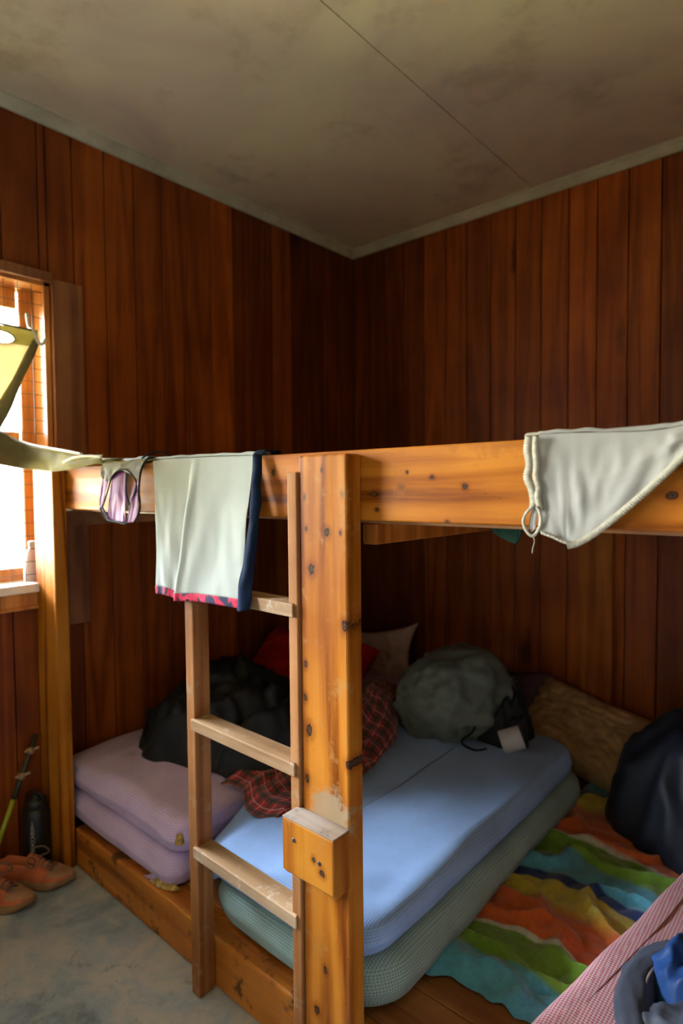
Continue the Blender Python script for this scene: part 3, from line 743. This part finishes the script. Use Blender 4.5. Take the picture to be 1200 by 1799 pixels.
mb = MB(); mb.tube(smoothcurve([(1.24, -.72, .52), (1.26, -.77, .46), (1.22, -.80, .41), (1.28, -.80, .392), (1.31, -.76, .392)], 20), .005, 6); mb.build('drawcord', 'black_trim', sk, smooth=True)
# paper roll
mb = MB(); mb.lathe((0, 0, 0), [(.019, -.05), (.052, -.05), (.054, -.046), (.054, .046), (.052, .05), (.019, .05), (.019, -.05)], 32)
q = rot(0, 70, 32); mb.v = [tuple(Vector((1.39, -.70, .432)) + q @ (Vector(p) * .85)) for p in mb.v]
solo('paper_roll', mb, 'paper', 'white toilet paper roll lying beside the grey-green sack', 'paper roll')
mb = MB(); pillow(mb, (1.13, -.16, .38), .36, .34, .12, rot(48, -8, -6), 21, .15)
solo('pillow', mb, 'darkpink', 'dark purplish pillow half hidden behind the paper roll', 'pillow')
mb = MB(); X_ = Vector((.97, -.03, -.22)).normalized(); Y_ = Vector((.14, .74, .64)); Y_ = (Y_ - X_ * Y_.dot(X_)).normalized(); Z_ = X_.cross(Y_)
pillow(mb, (1.475, -.19, .325), .56, .40, .16, Matrix((X_, Y_, Z_)).transposed(), 15, .2, fs=10)
solo('pillow', mb, 'satin', 'shiny tan satin pillow leaning against the back wall', 'pillow')
mb = MB(); mb.lathe((.600, -.09, .40), [(0, 0), (.028, 0), (.030, .01), (.030, .07), (.020, .085), (.020, .11), (0, .11)], 20)
solo('small_bottle', mb, 'cream_plastic', 'small cream coloured bottle standing between the beige pillow and the sack', 'bottle')
mb = MB(); ribbon(mb, [(1.948 + (y + 1.8) * .155 + .004 * math.sin(y * 9), y, .2765) for y in (-1.82, -1.6, -1.4, -1.2, -1.1, -1.0, -.9)], .022, .0022, 60, normal=(0, 0, 1)); mb.v = [(p[0], p[1], p[2] + .003) for p in mb.v]; o = mb.build('hem_strip', 'gingham', None); o.location = Vector(o.location) - Vector(ging.location); o.parent = ging
# navy jacket heap at the right
jk = thing('jacket', 'dark navy jacket in a heap at the right edge against the back wall', 'jacket', (2.1, -.45, .2))
mb = MB(); heap(mb, 2.18, -.42, .163, .47, .36, .42, .1, 11, .35, 4, .12); mb.build('body', 'navy', jk, smooth=True)
# beach towel
def tow(u, v):
    x = 1.52 + u * .46 + .07 * v; y = -1.64 + v * 1.5 - .10 * (1 - u) * 0 + .05 * math.sin(u * 3)
    f = max(0, 1 - abs(noise.noise(Vector((x * 4 + y * 4, y * 6 - x * 2, 2)))) * 5) * .030 + .012 * abs(noise.noise(Vector((x * 9, y * 11, 4))))
    f += .018 * abs(noise.noise(Vector((x * 12, y * 14, 7)))) + .02 * max(0, noise.noise(Vector((x * 4, y * 6, 5))))
    w = .02 * noise.noise(Vector((u * 4, v * 9, 1)))
    e = min(1, min(v, 1 - v) * 25 + .2)
    f *= max(0, min(1, (1.905 + (y + 1.86) * .155 - x) / .03))
    return (x, y + w + .03 * noise.noise(Vector((u * 9, 2, 3))) * (v < .05), .151 + f * e + .003)
mb = MB(); mb.grid(90, 260, tow, uvscale=(.56, 1.0))
solo('beach_towel', mb, 'towel', 'rumpled beach towel striped orange, yellow, green and turquoise between two mattresses', 'towel', solid=.004)
# blue/slate sleeping bag on the gingham mattress
sb = thing('sleeping_bag', 'royal blue sleeping bag with slate grey trim lying on the pink gingham mattress', 'sleeping bag', (2.24, -1.5, .275))
mb = MB(); heap(mb, 2.20, -1.42, .277, .13, .12, .13, .3, 31, .5, 9, .1, nu=90, nv=34); mb.build('lining', 'royal', sb, smooth=True)
mb = MB()
c0 = [(2.24, -1.29, .31), (2.15, -1.33, .312), (2.09, -1.40, .312), (2.072, -1.50, .312), (2.09, -1.60, .312), (2.14, -1.69, .312), (2.22, -1.74, .312), (2.34, -1.74, .312)]
cc = smoothcurve(c0, 70)
def ro(i, k):
    return .030 * (1 + .22 * noise.noise(Vector((i * .16, k * .9, 2))) + .10 * (1 - abs(noise.noise(Vector((i * .33, k * .5, 8)))) * 2))
vs = []; fs = []; n = 26
for i, p in enumerate(cc):
    p = Vector(p); t = (Vector(cc[min(i + 1, 70)]) - Vector(cc[max(i - 1, 0)])).normalized(); a = t.cross(Vector((0, 0, 1))).normalized(); b = Vector((0, 0, 1))
    for k in range(n):
        th = 2 * math.pi * k / n; r = ro(i, k); vs.append(p + a * math.cos(th) * r * 1.15 + b * math.sin(th) * r * 1.0)
for i in range(70):
    for k in range(n): fs.append((i * n + k, i * n + (k + 1) % n, (i + 1) * n + (k + 1) % n, (i + 1) * n + k))
fs.append(tuple(range(n))); fs.append(tuple(70 * n + k for k in range(n)))
mb.add(vs, fs); heap(mb, 2.26, -1.60, .277, .17, .11, .12, .1, 41, .5, 9, .1, nu=90, nv=34); mb.build('padded_edge', 'slate', sb, smooth=True)
mb = MB(); mb.tube([tuple(Vector(p) + Vector((.020, .004, .026))) for p in cc[8:34]], .0028, 6); mb.build('zip', 'piping', sb, smooth=True)

# ================================================================ LAUNDRY ON THE BEAMS
def over(mb, top, back, drop_, nu=40, seed=0, fold=.004):
    """part of a cloth that passes over the beam top and hangs behind it"""
    n = len(top); yb = YB + .052; drop = min(drop_, .12)
    def fn(u, v):
        p = Vector(lerpl(top, u)); f = fold * (1 + noise.noise(Vector((u * 9 + seed, v, seed))))
        if v < .3: q = v / .3; return (p.x, p.y + (YB + .0 - p.y) * q * .5, p.z + .004 * q + f * .5)
        if v < .7: q = (v - .3) / .4; return (p.x, YB - .004 + (yb - YB) * q, max(p.z, 1.5345) + .004 + f)
        q = (v - .7) / .3; return (p.x, yb + .004 + f, 1.5345 + .003 - drop * q)
    mb.grid(nu, 16, fn)
# --- white shirt
sh = thing('shirt', 'cream white cloth with navy side edge and red floral hem hung over the beam', 'clothing', (1.0, -1.92, 1.12))
tp = [(0.7836, -1.9120, 1.5366), (0.8790, -1.9120, 1.5383), (0.9929, -1.9120, 1.5373), (1.0977, -1.9120, 1.5364), (1.1944, -1.9120, 1.5340), (1.2534, -1.9120, 1.5331)]
md = [(0.8741, -1.9750, 1.1646), (0.9333, -1.9750, 1.1657), (0.9923, -1.9750, 1.1575), (1.0703, -1.9750, 1.1644), (1.1702, -1.9750, 1.1695), (1.2799, -1.9750, 1.1719)]
mb = MB(); patch(mb, tp, md, 160, 60, .007, 4, 3, crease=.012); over(mb, tp, None, .22, seed=3); mb.build('panel', 'white_cloth', sh, smooth=True, solid=.0012)
hb = [(0.8763, -1.9750, 1.1431), (0.9325, -1.9750, 1.1443), (0.9917, -1.9750, 1.1381), (1.0696, -1.9750, 1.1442), (1.1696, -1.9750, 1.1485), (1.2728, -1.9750, 1.1496)]
md2 = [(0.8742, -1.9750, 1.1663), (0.9333, -1.9750, 1.1674), (0.9924, -1.9750, 1.1591), (1.0703, -1.9750, 1.1660), (1.1702, -1.9750, 1.1710), (1.2799, -1.9750, 1.1733)]
mb = MB()
def hemf(u, v):
    a = Vector(lerpl(md2, u)); b = Vector(lerpl(hb, u)); p = a.lerp(b, v); f = noise.noise(Vector((u * 4 + 3 + .8, 1.3, 3))); f2 = noise.noise(Vector((u * 10.8 + 3 - 1.5, 3.3, 8)))
    p.y -= .007 * (f + .45 * f2 + .75) + .0012; p.y += creasef(u, 1, .012); return tuple(p)
mb.grid(160, 4, hemf); mb.build('hem_band', 'floral', sh, smooth=True, solid=.0015)
rt = [(1.2604, -1.9180, 1.5341), (1.2800, -1.9180, 1.5347), (1.2950, -1.9180, 1.5326)]; rb = [(1.2702, -1.9820, 1.1475), (1.2964, -1.9820, 1.1481), (1.3178, -1.9820, 1.1536)]
mb = MB()
def nb(u, v):
    a = Vector(lerpl(rt, u)); b = Vector(lerpl(rb, u)); p = a.lerp(b, v); p.x += .006 * math.sin(v * 5.5) * (1 - u * .5) + .006 * math.sin(v * 3.1)
    p.y -= .012 * math.sin(u * math.pi) + .006 * noise.noise(Vector((u * 2, v * 8, 1))) + .003; return tuple(p)
mb.grid(14, 50, nb); over(mb, rt, None, .22, 8, 5, .006); mb.build('side_band', 'navy_band', sh, smooth=True, solid=.0015)
mb = MB(); mb.tube([(1.0141, -1.9900, 1.1398), (1.0275, -1.9900, 1.1351), (1.0326, -1.9900, 1.1263)], .0006, 4); mb.build('loose_thread', 'navy_band', sh)
mb = MB(); mb.tube([(1.1920, -1.9920, 1.1524), (1.2012, -1.9920, 1.1447)], .0006, 4); mb.build('loose_thread', 'navy_band', sh)
# --- purple underwear
un = thing('underwear', 'purple satin underwear with black trim hanging on the beam beside the cream cloth', 'clothing', (.6, -1.92, 1.34))
t1 = [(0.4747, -1.9130, 1.5377), (0.5475, -1.9130, 1.5392), (0.6381, -1.9130, 1.5398), (0.7070, -1.9130, 1.5428), (0.7500, -1.9130, 1.5430)]; b1 = [(0.4858, -1.9220, 1.4910), (0.5274, -1.9220, 1.4769), (0.6066, -1.9220, 1.5092), (0.6764, -1.9220, 1.4967), (0.7230, -1.9220, 1.4797)]
mb = MB(); patch(mb, t1, b1, 50, 16, .006, 9, 2); over(mb, t1, None, .1, 30, 2, .004); mb.build('panel', 'grey_white', un, smooth=True, solid=.001)
mb = MB()
patch(mb, [(0.5477, -1.9160, 1.5070), (0.5885, -1.9160, 1.5116), (0.6348, -1.9160, 1.5050)], [(0.5152, -1.9210, 1.3449), (0.5714, -1.9210, 1.3409), (0.6364, -1.9210, 1.3411)], 40, 40, .005, 3, 8)
patch(mb, [(0.4896, -1.9240, 1.4909), (0.5048, -1.9240, 1.4849), (0.5273, -1.9240, 1.4750)], [(0.4760, -1.9280, 1.3789), (0.4841, -1.9280, 1.3830), (0.4961, -1.9280, 1.3889)], 10, 24, .003, 3, 4)
patch(mb, [(0.4723, -1.9260, 1.3827), (0.4803, -1.9260, 1.3848), (0.4923, -1.9260, 1.3907)], [(0.5096, -1.9260, 1.3507), (0.5210, -1.9260, 1.3491), (0.5361, -1.9260, 1.3457)], 10, 14, .002, 3, 5)
patch(mb, [(0.7030, -1.9260, 1.4800), (0.7164, -1.9260, 1.4798), (0.7299, -1.9260, 1.4831)], [(0.6559, -1.9300, 1.3421), (0.6904, -1.9300, 1.3433), (0.7214, -1.9300, 1.3568)], 14, 34, .004, 3, 6)
mb.build('gusset', 'purple', un, smooth=True, solid=.001)
mb = MB()
for pts, r in (([(0.4958, -1.9320, 1.3852), (0.5124, -1.9320, 1.4065), (0.5370, -1.9320, 1.4427), (0.5614, -1.9320, 1.4821), (0.5920, -1.9320, 1.5039), (0.6284, -1.9320, 1.5122), (0.6702, -1.9320, 1.5075), (0.7035, -1.9320, 1.4871), (0.7193, -1.9320, 1.4637), (0.7046, -1.9320, 1.4335), (0.6831, -1.9320, 1.4082), (0.6747, -1.9320, 1.3755), (0.6595, -1.9320, 1.3442)], .0026),
               ([(0.6596, -1.9320, 1.5024), (0.6545, -1.9320, 1.4662), (0.6565, -1.9320, 1.4334), (0.6693, -1.9320, 1.4081), (0.6757, -1.9320, 1.3973)], .0024),
               ([(0.4841, -1.9320, 1.3850), (0.5100, -1.9320, 1.3606), (0.5398, -1.9320, 1.3461), (0.5916, -1.9320, 1.3420), (0.6452, -1.9320, 1.3382), (0.6668, -1.9320, 1.3517)], .0030), ([(0.5000, -1.9320, 1.3910), (0.5145, -1.9320, 1.3721), (0.5332, -1.9320, 1.3649)], .002),
               ([(0.7943, -1.9320, 1.5460), (0.7682, -1.9320, 1.5313), (0.7476, -1.9320, 1.5074), (0.7364, -1.9320, 1.4742), (0.7315, -1.9320, 1.4370), (0.7365, -1.9320, 1.3981), (0.7254, -1.9320, 1.3712), (0.7008, -1.9320, 1.3455)], .0034)):
    mb.tube(smoothcurve(pts, 40), r, 7)
mb.tube(smoothcurve([(.742, -1.925, 1.545), (.765, -1.905, 1.56), (.80, -1.88, 1.562), (.81, -1.868, 1.54)], 16), .006, 8, sq=.4)
mb.build('trim', 'black_trim', un, smooth=True)
# --- white panties on the right beam
pn = thing('underwear', 'off-white cotton briefs with lace edging draped over the right part of the beam', 'clothing', (2.1, -1.92, 1.35))
T = [(2.0090, -1.9140, 1.5378), (2.0469, -1.9140, 1.5383), (2.0896, -1.9140, 1.5365), (2.1301, -1.9140, 1.5348), (2.1684, -1.9140, 1.5331), (2.2009, -1.9140, 1.5336), (2.2318, -1.9140, 1.5374), (2.2651, -1.9140, 1.5400)]
B = [(2.0154, -1.9200, 1.3715), (2.0504, -1.9200, 1.3574), (2.0669, -1.9200, 1.3534), (2.0976, -1.9200, 1.3673), (2.1418, -1.9200, 1.4031), (2.2031, -1.9200, 1.4611), (2.2336, -1.9200, 1.4929), (2.2663, -1.9200, 1.5271)]
mb = MB(); patch(mb, T, B, 120, 60, .009, 5, 12); over(mb, T, None, .15, 60, 7, .003); mb.build('panel', 'knicker', pn, smooth=True, solid=.0012)
mb = MB()
e2 = [tuple(Vector(p) + Vector((.002, -.014, -.003))) for p in [(2.0650, -1.9200, 1.3523), (2.0838, -1.9200, 1.3581), (2.1112, -1.9200, 1.3763), (2.1418, -1.9200, 1.4022), (2.1752, -1.9200, 1.4332), (2.2070, -1.9200, 1.4645), (2.2336, -1.9200, 1.4929), (2.2663, -1.9200, 1.5271)]]
ribbon(mb, e2, .010, .002, 300, .22, 1.3)
ribbon(mb, [tuple(Vector(p) + Vector((0, -.012, 0))) for p in [(2.0688, -1.9200, 1.3525), (2.0553, -1.9200, 1.3566), (2.0406, -1.9200, 1.3627), (2.0215, -1.9200, 1.3687)]], .004, .002, 40, .2, 1.1)
ribbon(mb, [(2.0099, -1.9280, 1.5350), (2.0090, -1.9280, 1.5116), (2.0111, -1.9280, 1.4870), (2.0102, -1.9280, 1.4644), (2.0154, -1.9280, 1.4467), (2.0134, -1.9280, 1.4280), (2.0186, -1.9280, 1.4084)], .011, .002, 170, .16, 1.3)
ribbon(mb, [(1.9967, -1.9260, 1.5349), (1.9937, -1.9260, 1.5124), (1.9979, -1.9260, 1.4874), (1.9939, -1.9260, 1.4647), (2.0012, -1.9260, 1.4468), (2.0054, -1.9260, 1.4280), (2.0055, -1.9260, 1.4081)], .014, .002, 170, .16, 1.3)
ribbon(mb, [(2.0072, -1.9300, 1.4152), (1.9949, -1.9300, 1.4031), (1.9887, -1.9300, 1.3880), (1.9929, -1.9300, 1.3731), (2.0034, -1.9300, 1.3626), (2.0125, -1.9300, 1.3680), (2.0196, -1.9300, 1.3840), (2.0185, -1.9300, 1.4007), (2.0133, -1.9300, 1.4133)], .005, .002, 170, .2, 1.3)
over(mb, [(1.9820, -1.9140, 1.5355), (1.9914, -1.9140, 1.5359), (2.0090, -1.9140, 1.5368)], None, .15, 10, 3, .003)
mb.build('lace_edging', 'lace', pn, smooth=True)
mb = MB(); patch(mb, [(2.0014, -1.9260, 1.4071), (2.0076, -1.9260, 1.4102), (2.0127, -1.9260, 1.4053)], [(1.9974, -1.9260, 1.3781), (2.0026, -1.9260, 1.3683), (2.0088, -1.9260, 1.3775)], 8, 10, .002); mb.build('gusset', 'knicker', pn, smooth=True)
mb = MB(); mb.tube(smoothcurve([(2.0060, -1.9290, 1.3617), (2.0081, -1.9290, 1.3519), (2.0051, -1.9290, 1.3418), (2.0041, -1.9290, 1.3318)], 12), .0008, 5); mb.build('loose_thread', 'lace', pn)
# --- dark green cloth corner hanging below the beam
mb = MB(); ux = [(1.8820, -1.8400, 1.3804), (1.9014, -1.8400, 1.3810), (1.9460, -1.8400, 1.3824)]; lx = [(1.8832, -1.8400, 1.3601), (1.9087, -1.8400, 1.3455), (1.9347, -1.8400, 1.3369)]
patch(mb, ux, lx, 14, 10, .002)
ux2 = [(1.9275, -1.8400, 1.3818), (1.9391, -1.8400, 1.3822), (1.9483, -1.8400, 1.3824)]; lx2 = [(1.9335, -1.8400, 1.3369), (1.9393, -1.8400, 1.3438), (1.9461, -1.8400, 1.3594)]
patch(mb, ux2, lx2, 8, 10, .002)
solo('dark_cloth', mb, 'green_black', 'corner of a dark green cloth hanging below the beam beside the off-white briefs', 'cloth', solid=.003)

# --- khaki bag cloth hung in the window
kb = thing('khaki_cloth', 'yellow-khaki canvas cloth with a round eyelet hung by its corner across the window', 'cloth', (.05, -2.2, 1.75))
def kbf(u, v):
    # triangle: corner at (Y -1.935, Z 2.01); top edge runs to -Y, hem runs down and to -Y
    a = Vector((.030, -1.935, 2.052)).lerp(Vector((.030, -2.62, 2.060)), u); b = Vector((.034, -1.94, 2.018)).lerp(Vector((.05, -2.40, 1.05)), u)
    p = a.lerp(b, v); p.x += .012 * noise.noise(Vector((u * 5, v * 4, 1))) + .01; return p
hole_c = Vector((.03, -2.068, 2.012))
mb = MB(); NU, NV = 90, 110; vs = []; fs = []; uv = []; fb = []
for j in range(NV + 1):
    for i in range(NU + 1):
        p = kbf((i / NU), (j / NV)); vs.append(tuple(p)); uv.append((0, 0))
for j in range(NV):
    for i in range(NU):
        a = j * (NU + 1) + i; c = (Vector(vs[a]) + Vector(vs[a + NU + 2])) / 2
        d = math.hypot((c.y - hole_c.y) / .050, (c.z - hole_c.z) / .022)
        if d < 1: continue
        (fb if c.z > 2.055 + (c.y + 1.935) * .02 - .062 else fs).append((a, a + 1, a + NU + 2, a + NU + 1))
mb.add(vs, fs, uv); mb.build('canvas', 'khaki', kb, smooth=True, solid=.001)
mb = MB(); mb.add(vs, fb, uv); mb.build('top_band', 'khaki_band', kb, smooth=True, solid=.001)
mb = MB()
hem = [Vector((.047, -1.945, 2.012)).lerp(Vector((.062, -2.40, 1.05)), t) for t in [i / 30 for i in range(31)]]
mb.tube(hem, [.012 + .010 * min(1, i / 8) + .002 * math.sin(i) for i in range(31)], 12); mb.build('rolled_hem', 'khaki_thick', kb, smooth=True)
mb = MB(); th = [(.032, hole_c.y + .052 * math.cos(a), hole_c.z + .024 * math.sin(a)) for a in [i * math.pi / 15 for i in range(31)]]; mb.tube(th, .004, 6)
ribbon(mb, [(.045, -1.94, 2.052), (.05, -2.0, 2.053), (.055, -2.1, 2.055), (.055, -2.3, 2.06), (.055, -2.55, 2.062)], .008, .003, 30, normal=(1, 0, 0))
mb.build('eyelet', 'khaki_thick', kb, smooth=True)
mb = MB(); mb.tube(smoothcurve([(.02, -1.965, 2.12), (.022, -1.96, 2.07), (.055, -1.955, 2.05), (.062, -1.945, 2.01), (.05, -1.925, 2.005), (.03, -1.905, 2.03)], 24), .006, 8); mb.build('hanging_loop', 'piping', kb, smooth=True)
# --- khaki cloth laid along the beam top, sagging from the window
kc = thing('khaki_strap', 'long olive canvas strip with pale piping lying on the left end of the beam', 'cloth', (.4, -1.9, 1.54))
ka = [(0.0450, -2.2083, 1.7271), (0.0450, -2.1373, 1.6929), (0.0450, -2.0815, 1.6660), (0.0450, -1.9935, 1.6246)] + [(0.1970, -1.9650, 1.5972), (0.3102, -1.9650, 1.5838), (0.4563, -1.9650, 1.5638), (0.5907, -1.9650, 1.5602)]
kbm = [(0.0550, -2.2155, 1.5915), (0.0550, -2.1445, 1.5620), (0.0550, -2.0886, 1.5450), (0.0550, -2.0103, 1.5298)] + [(0.1915, -1.9750, 1.5185), (0.2837, -1.9750, 1.5142), (0.4342, -1.9750, 1.5222), (0.6085, -1.9750, 1.5356)]
mb = MB(); patch(mb, ka, kbm, 70, 14, .012, 5, 4, grow=False)
def kt(u, v):
    a = Vector(lerpl(ka, .55 + .45 * u)); return (a.x + .0, -1.972 + (.11) * v, 1.538 + .012 * math.sin(v * 3) + .006 * noise.noise(Vector((u * 6, v * 4, 2))) + (a.z - 1.545) * .6 * (1 - u))
mb.grid(30, 10, kt)
def kt2(u, v): return (.40 + u * .40, -1.93 + .17 * v, 1.538 + .016 * math.sin(v * 3.1) * (1 - .5 * u) + .006 * noise.noise(Vector((u * 6, v * 4, 6))))
mb.grid(30, 10, kt2)
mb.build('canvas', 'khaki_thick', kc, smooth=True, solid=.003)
mb = MB(); mb.tube([tuple(Vector(p) + Vector((0, -.012, .003))) for p in smoothcurve(ka[:7], 50)], .0048, 7)
mb.tube(smoothcurve([(0.3498, -1.9900, 1.5438), (0.4267, -1.9900, 1.5566), (0.5267, -1.9900, 1.5583), (0.6126, -1.9900, 1.5512)], 20), .004, 7)
mb.build('pale_piping', 'piping', kc, smooth=True)

# ================================================================ LEFT CORNER OF THE FLOOR
wb = thing('water_bottle', 'tall black water bottle standing on the floor against the left corner post', 'bottle', (.060, -2.002, 0))
mb = MB(); mb.lathe((.060, -2.002, 0), [(0, .001), (.040, .001), (.044, .006), (.045, .02), (.045, .205), (.042, .225), (.036, .238), (0, .238)], 32); bd = mb.build('bottle_body', 'bottle_black', wb, smooth=True)
mb = MB(); mb.lathe((.060, -2.002, 0), [(0, .236), (.036, .238), (.037, .243), (.037, .262), (.033, .268), (.014, .272), (.013, .282), (0, .284)], 32); mb.build('cap', 'bottle_black', wb, smooth=True)
mb = MB(); mb.tube(smoothcurve([(.034, -2.018, .262), (.034, -2.022, .285), (.060, -2.010, .296), (.086, -1.992, .285), (.086, -1.985, .262)], 20), .004, 7); mb.build('carry_loop', 'bottle_black', wb, smooth=True)
mb = MB()   # faint column of pale printed marks down the side
az = math.radians(-40)
for i, w in enumerate((.003, .006, .008, .006, .009, .006, .008, .006, .004)):
    z = .195 - i * .0165; h = .011 if i % 2 else .013
    for (dz, ww) in ((0, w), (h * .5, w * .55), (h * .8, w)):
        vs = []
        for (da, zz) in ((-ww, 0), (ww, 0), (ww, .0024), (-ww, .0024)):
            th = az + da / .045; vs.append((.060 + .0456 * math.cos(th), -2.002 + .0456 * math.sin(th), z - dz + zz))
        mb.add(vs, [(0, 1, 2, 3)])
mb.build('printed_marks', 'grey_mark', wb)
# trekking pole leaning into the corner
tpk = thing('trekking_pole', 'collapsible trekking pole with a lime green section leaning against the left wall', 'trekking pole', (.08, -2.22, 0))
A = Vector((.075, -2.30, -.10)); 
P0 = Vector((.035, -1.982, .505)); P1 = Vector((.10, -2.20, .055))
def pp(t): return P0.lerp(P1, t)
mb = MB(); mb.tube([pp(0), pp(.30), pp(.46)], [.0085, .0105, .0105], 12); mb.build('grip_section', 'pole_dark', tpk, smooth=True)
mb = MB(); mb.tube([pp(.46), pp(.78)], .0085, 12); o = mb.build('shaft', 'pole_lime', tpk, smooth=True); o['label'] = 'lime green section of the pole'
mb = MB(); mb.tube([pp(.78), pp(.86), pp(1.0), pp(1.11)], [.0075, .0085, .007, .003], 12); mb.build('shaft', 'pole_grey', tpk, smooth=True)
for t in (.12, .30):
    mb = MB(); p = pp(t)
    mb.tube([p + Vector((0, 0, -.012)), p + Vector((0, -.004, .012))], .0135, 10)
    for sgn in (-1, 1): mb.tube([p + Vector((.008, sgn * .008, .004)), p + Vector((.016, sgn * .026, .008))], [.005, .006], 8)
    mb.build('clamp', 'clip', tpk, smooth=True)
# small bottle on the window sill
sbm = thing('clear_bottle', 'clear plastic bottle with pale cap standing on the window sill behind the corner post', 'bottle', (-.045, -1.945, WZ0 + .004))
mb = MB(); mb.lathe((-.045, -1.945, WZ0 + .004), [(0, 0), (.026, 0), (.029, .006), (.029, .095), (.024, .118), (.012, .132), (.012, .138)], 24); mb.build('bottle_body', 'clear', sbm, smooth=True)
mb = MB(); mb.lathe((-.045, -1.945, WZ0 + .004), [(.0, .136), (.014, .136), (.015, .139), (.015, .155), (.012, .158), (0, .158)], 20); mb.build('cap', 'grey_white', sbm, smooth=True)

# ---------------------------------------------------------------- shoes
def shoe(label, loc, ang, left, tilt=0):
    r = thing('shoe', label, 'shoe', loc, 'coral trail shoes on the floor')
    L = .285; R3 = rot(0, 0, ang)
    def wth(t):   # half width along the length, heel 0 -> toe 1
        k = [.030, .036, .036, .033, .034, .041, .048, .049, .043, .028, .006]; i = t * 10; a = min(int(i), 9); return k[a] + (k[a + 1] - k[a]) * (i - a)
    def cen(t): return (.010 if left else -.010) * math.sin((t - .3) * 2.6)
    def hgt(t):
        k = [.078, .086, .084, .080, .080, .082, .072, .060, .050, .042, .024]; i = t * 10; a = min(int(i), 9); return k[a] + (k[a + 1] - k[a]) * (i - a)
    def W(p): q = R3 @ Vector(p); return Vector((q.x + loc[0], q.y + loc[1], q.z + loc[2]))
    def solez(t): return .002 + .020 * max(0, (t - .72) / .28) ** 2 + .006 * max(0, (.12 - t) / .12)
    mb = MB()   # sole
    N = 44
    def sf(u, v):
        th = u * 2 * math.pi; t = .5 - .5 * math.cos(th); s_ = 1 if math.sin(th) >= 0 else -1
        zz = [0, .0, .008, .022, .030, .030][int(round(v * 5))]; g = [0, .93, 1.02, 1.03, .99, 0][int(round(v * 5))]
        tt = .5 + (t - .5) * (1.0 if g == 0 else 1.02)
        y = s_ * wth(t) * abs(math.sin(th)) ** .35 * g * 1.06
        lug = .0018 * math.sin(t * 90) if g > .9 and zz < .01 else 0
        return W(((tt - .5) * L * (g if g else .0) + (0 if g else (t - .5) * L), y + cen(t), solez(t) + zz + lug * 0))
    mb.grid(N * 2, 5, sf, closeu=True); mb.build('sole', 'sole', r, smooth=True)
    mb = MB()   # upper
    def uf(u, v):
        t = u; a = v * math.pi; w = wth(t) * (.97); h = hgt(t)
        c = math.cos(a); x = w * math.copysign(abs(c) ** .7, c); z = .026 + (h - .026) * math.sin(a) ** .62
        if .045 < t < .50:
            e = min((t - .045) / .06, (.50 - t) / .10, 1); lim = .62 * max(e, 0) ** .5
            if abs(x) < w * lim: z = .030 + .012 * (abs(x) / (w * lim + 1e-6)) ** 4
            elif abs(c) < .85: z = .026 + (h - .026) * 1.0
        return W(((t - .5) * L, x + cen(t), solez(t) + z))
    mb.grid(90, 48, uf); up = mb.build('upper', 'coral', r, smooth=True)
    mb = MB()   # toe cap laid over the front
    def tf(u, v):
        t = .70 + .30 * u; a = (.16 + .68 * v) * math.pi; w = wth(t) * .985; h = hgt(t)
        c = math.cos(a); x = w * math.copysign(abs(c) ** .7, c); z = .026 + (h - .026) * math.sin(a) ** .62
        return W(((t - .5) * L + .002, x + cen(t), solez(t) + z + .0022))
    mb.grid(24, 30, tf); mb.build('toe_cap', 'tan_suede', r, smooth=True)
    mb = MB()   # lining
    mb.grid(20, 20, lambda u, v: W(((.075 + .40 * u - .5) * L, (v - .5) * 1.2 * wth(.075 + .4 * u) * math.sin(max(.05, u) * math.pi) ** .3 + cen(.1 + .4 * u), .0445)))
    mb.build('lining', 'lining', r, smooth=True)
    mb = MB()   # tongue
    mb.grid(14, 10, lambda u, v: W(((.40 + .28 * u - .5) * L, (v - .5) * .046 + cen(.5), hgt(.40 + .28 * u) + .010 + .018 * (1 - u) ** 2 - .010 * (2 * v - 1) ** 2)))
    mb.build('tongue', 'coral', r, smooth=True, solid=.003)
    mb = MB()   # laces
    for i in range(5):
        t = .48 + i * .055; z = hgt(t) + .010; w = .024 - .001 * i; t2 = t + .03
        mb.tube([W(((t - .5) * L, -w + cen(t), z - .006)), W((((t + t2) / 2 - .5) * L, cen(t), z + .004)), W(((t2 - .5) * L, w + cen(t), z - .008))], .0028, 6)
        mb.tube([W(((t - .5) * L, w + cen(t), z - .006)), W((((t + t2) / 2 - .5) * L, cen(t), z + .005)), W(((t2 - .5) * L, -w + cen(t), z - .008))], .0028, 6)
    z = hgt(.48) + .016
    for sg in (-1, 1):
        mb.tube([W(p) for p in smoothcurve([(-.005, 0, z), (-.015 - .01 * sg, sg * .03, z + .018), (-.002, sg * .058, z + .010), (.020, sg * .052, z - .004), (.012, sg * .022, z), (-.003, 0, z)], 24)], .0028, 6)
    mb.build('laces', 'lace_grey', r, smooth=True)
    return r
shoe('coral trail shoe nearest the camera, cut off by the left edge of the photo', (.173, -2.181, 0), 35, False)
shoe('coral trail shoe further back, its toe pointing at the corner post and black bottle', (.168, -2.051, 0), 35, True)
